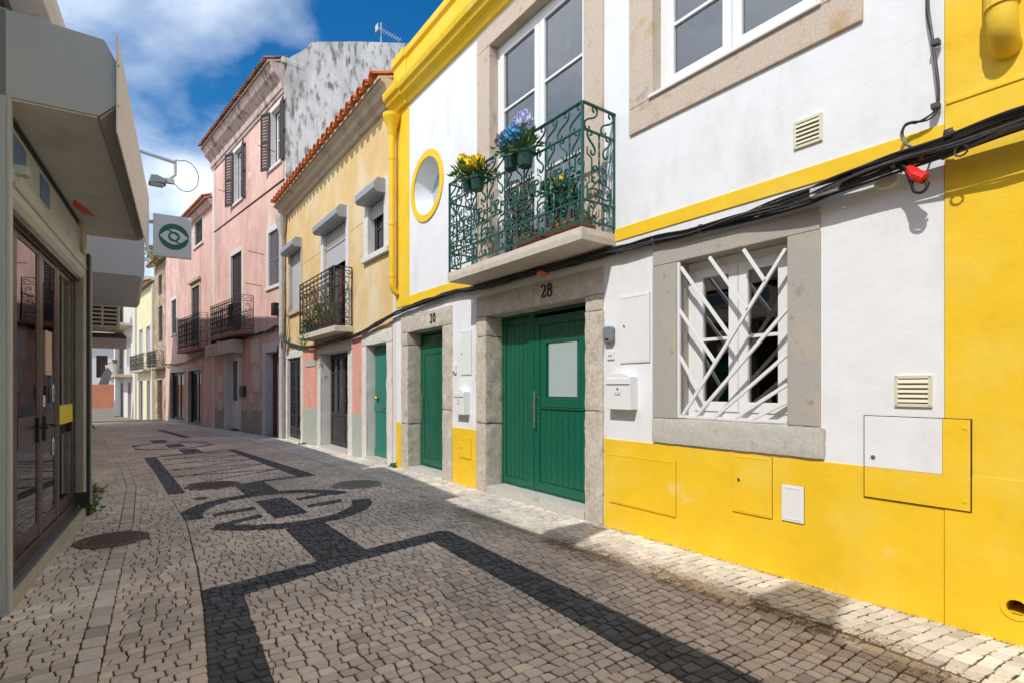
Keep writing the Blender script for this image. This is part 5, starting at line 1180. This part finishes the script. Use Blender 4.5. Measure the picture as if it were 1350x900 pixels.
bx('bay_soffit', 'canopy', bay, WF, -.78, .19, 10.95, 15.15, 3.285, 3.298)
tb_ = thing('house', (-1.8, 22, 0), 'tall beige house farther along the left side', 'house')
w = MB(); w.profile(Fr((-.95, 16.3), 2.2, -1), [(-6, -.8), (0, -.8), (0, 9.0), (-6, 9.6)], 0, 17); w.build('wall', 'beige', tb_)
bx('eave', 'concrete', tb_, Fr((-.95, 16.3), 2.2, -1), -.1, 17.1, -.3, .25, 9.0, 9.15)
acu = thing('ac_grille', (-.5, 16.8, 2.6), 'beige air conditioner grille box on the left wall under the bay', 'grille')
bx('box', 'beige', acu, WF, -1.0, -.14, 16.4, 17.2, 2.86, 3.5, .02); bx('dark_back', 'black', acu, WF, -.9, -.2, 16.385, 16.405, 2.93, 3.44)
for i in range(6): bx('slat', 'beige', acu, WF, -.93, -.17, 16.36, 16.392, 2.91+i*.1, 2.95+i*.1)
bx('mullion', 'beige', acu, WF, -.50, -.46, 16.355, 16.39, 2.9, 3.45)
cnp = thing('shop_canopy', (-.5, 18, 3.0), 'thin dark canopy beyond the left grille box', 'canopy'); bx('canopy_slab', 'brown', cnp, WF, -1.2, .0, 17.3, 22, 2.72, 2.80, .02); bx('stay', 'iron', cnp, WF, -1.15, -.05, 17.32, 17.36, 2.80, 2.84)
# street lamp on an arm
sl = thing('street_lamp', (-.9, 16.4, 7.4), 'grey street floodlight on a long arm with a looping cable', 'street lamp')
a0, a1 = Vector((-.95, 16.45, 7.62)), Vector((1.02, 16.3, 7.27))
MB().tube([a0, a1], .05, 8).build('arm', 'canopy', sl)
MB().tube([a1+Vector((0, 0, .06)), a1+Vector((.0, 0, -.32)), a1+Vector((-.10, -.05, -.45))], .035, 8).build('elbow', 'zinc', sl)
hd = MB(); p = a1+Vector((-.38, -.05, -.55))
hd.prism(WF, [(p.x-.20, p.z-.14), (p.x+.17, p.z-.10), (p.x+.20, p.z+.0), (p.x-.02, p.z+.08), (p.x-.15, p.z+.06)], p.y-.17, p.y+.17); hd.build('head', 'grey_plastic', sl, bev=.02)
bx('lens', 'frost', sl, WF, p.x-.16, p.x+.12, p.y-.14, p.y+.14, p.z-.15, p.z-.13)
bx('bracket', 'zinc', sl, WF, p.x+.15, p.x+.36, p.y-.05, p.y+.05, p.z-.04, p.z+.08, .01)
MB().tube([a1+Vector((.02, -.05, .06))]+[a1+Vector((.22+.30*math.cos(R(t)), -.05, -.32+.40*math.sin(R(t)))) for t in range(115, -150, -15)]+[p+Vector((.2, 0, -.05))], .010, 6).build('cable', 'cable', sl, smooth=True)
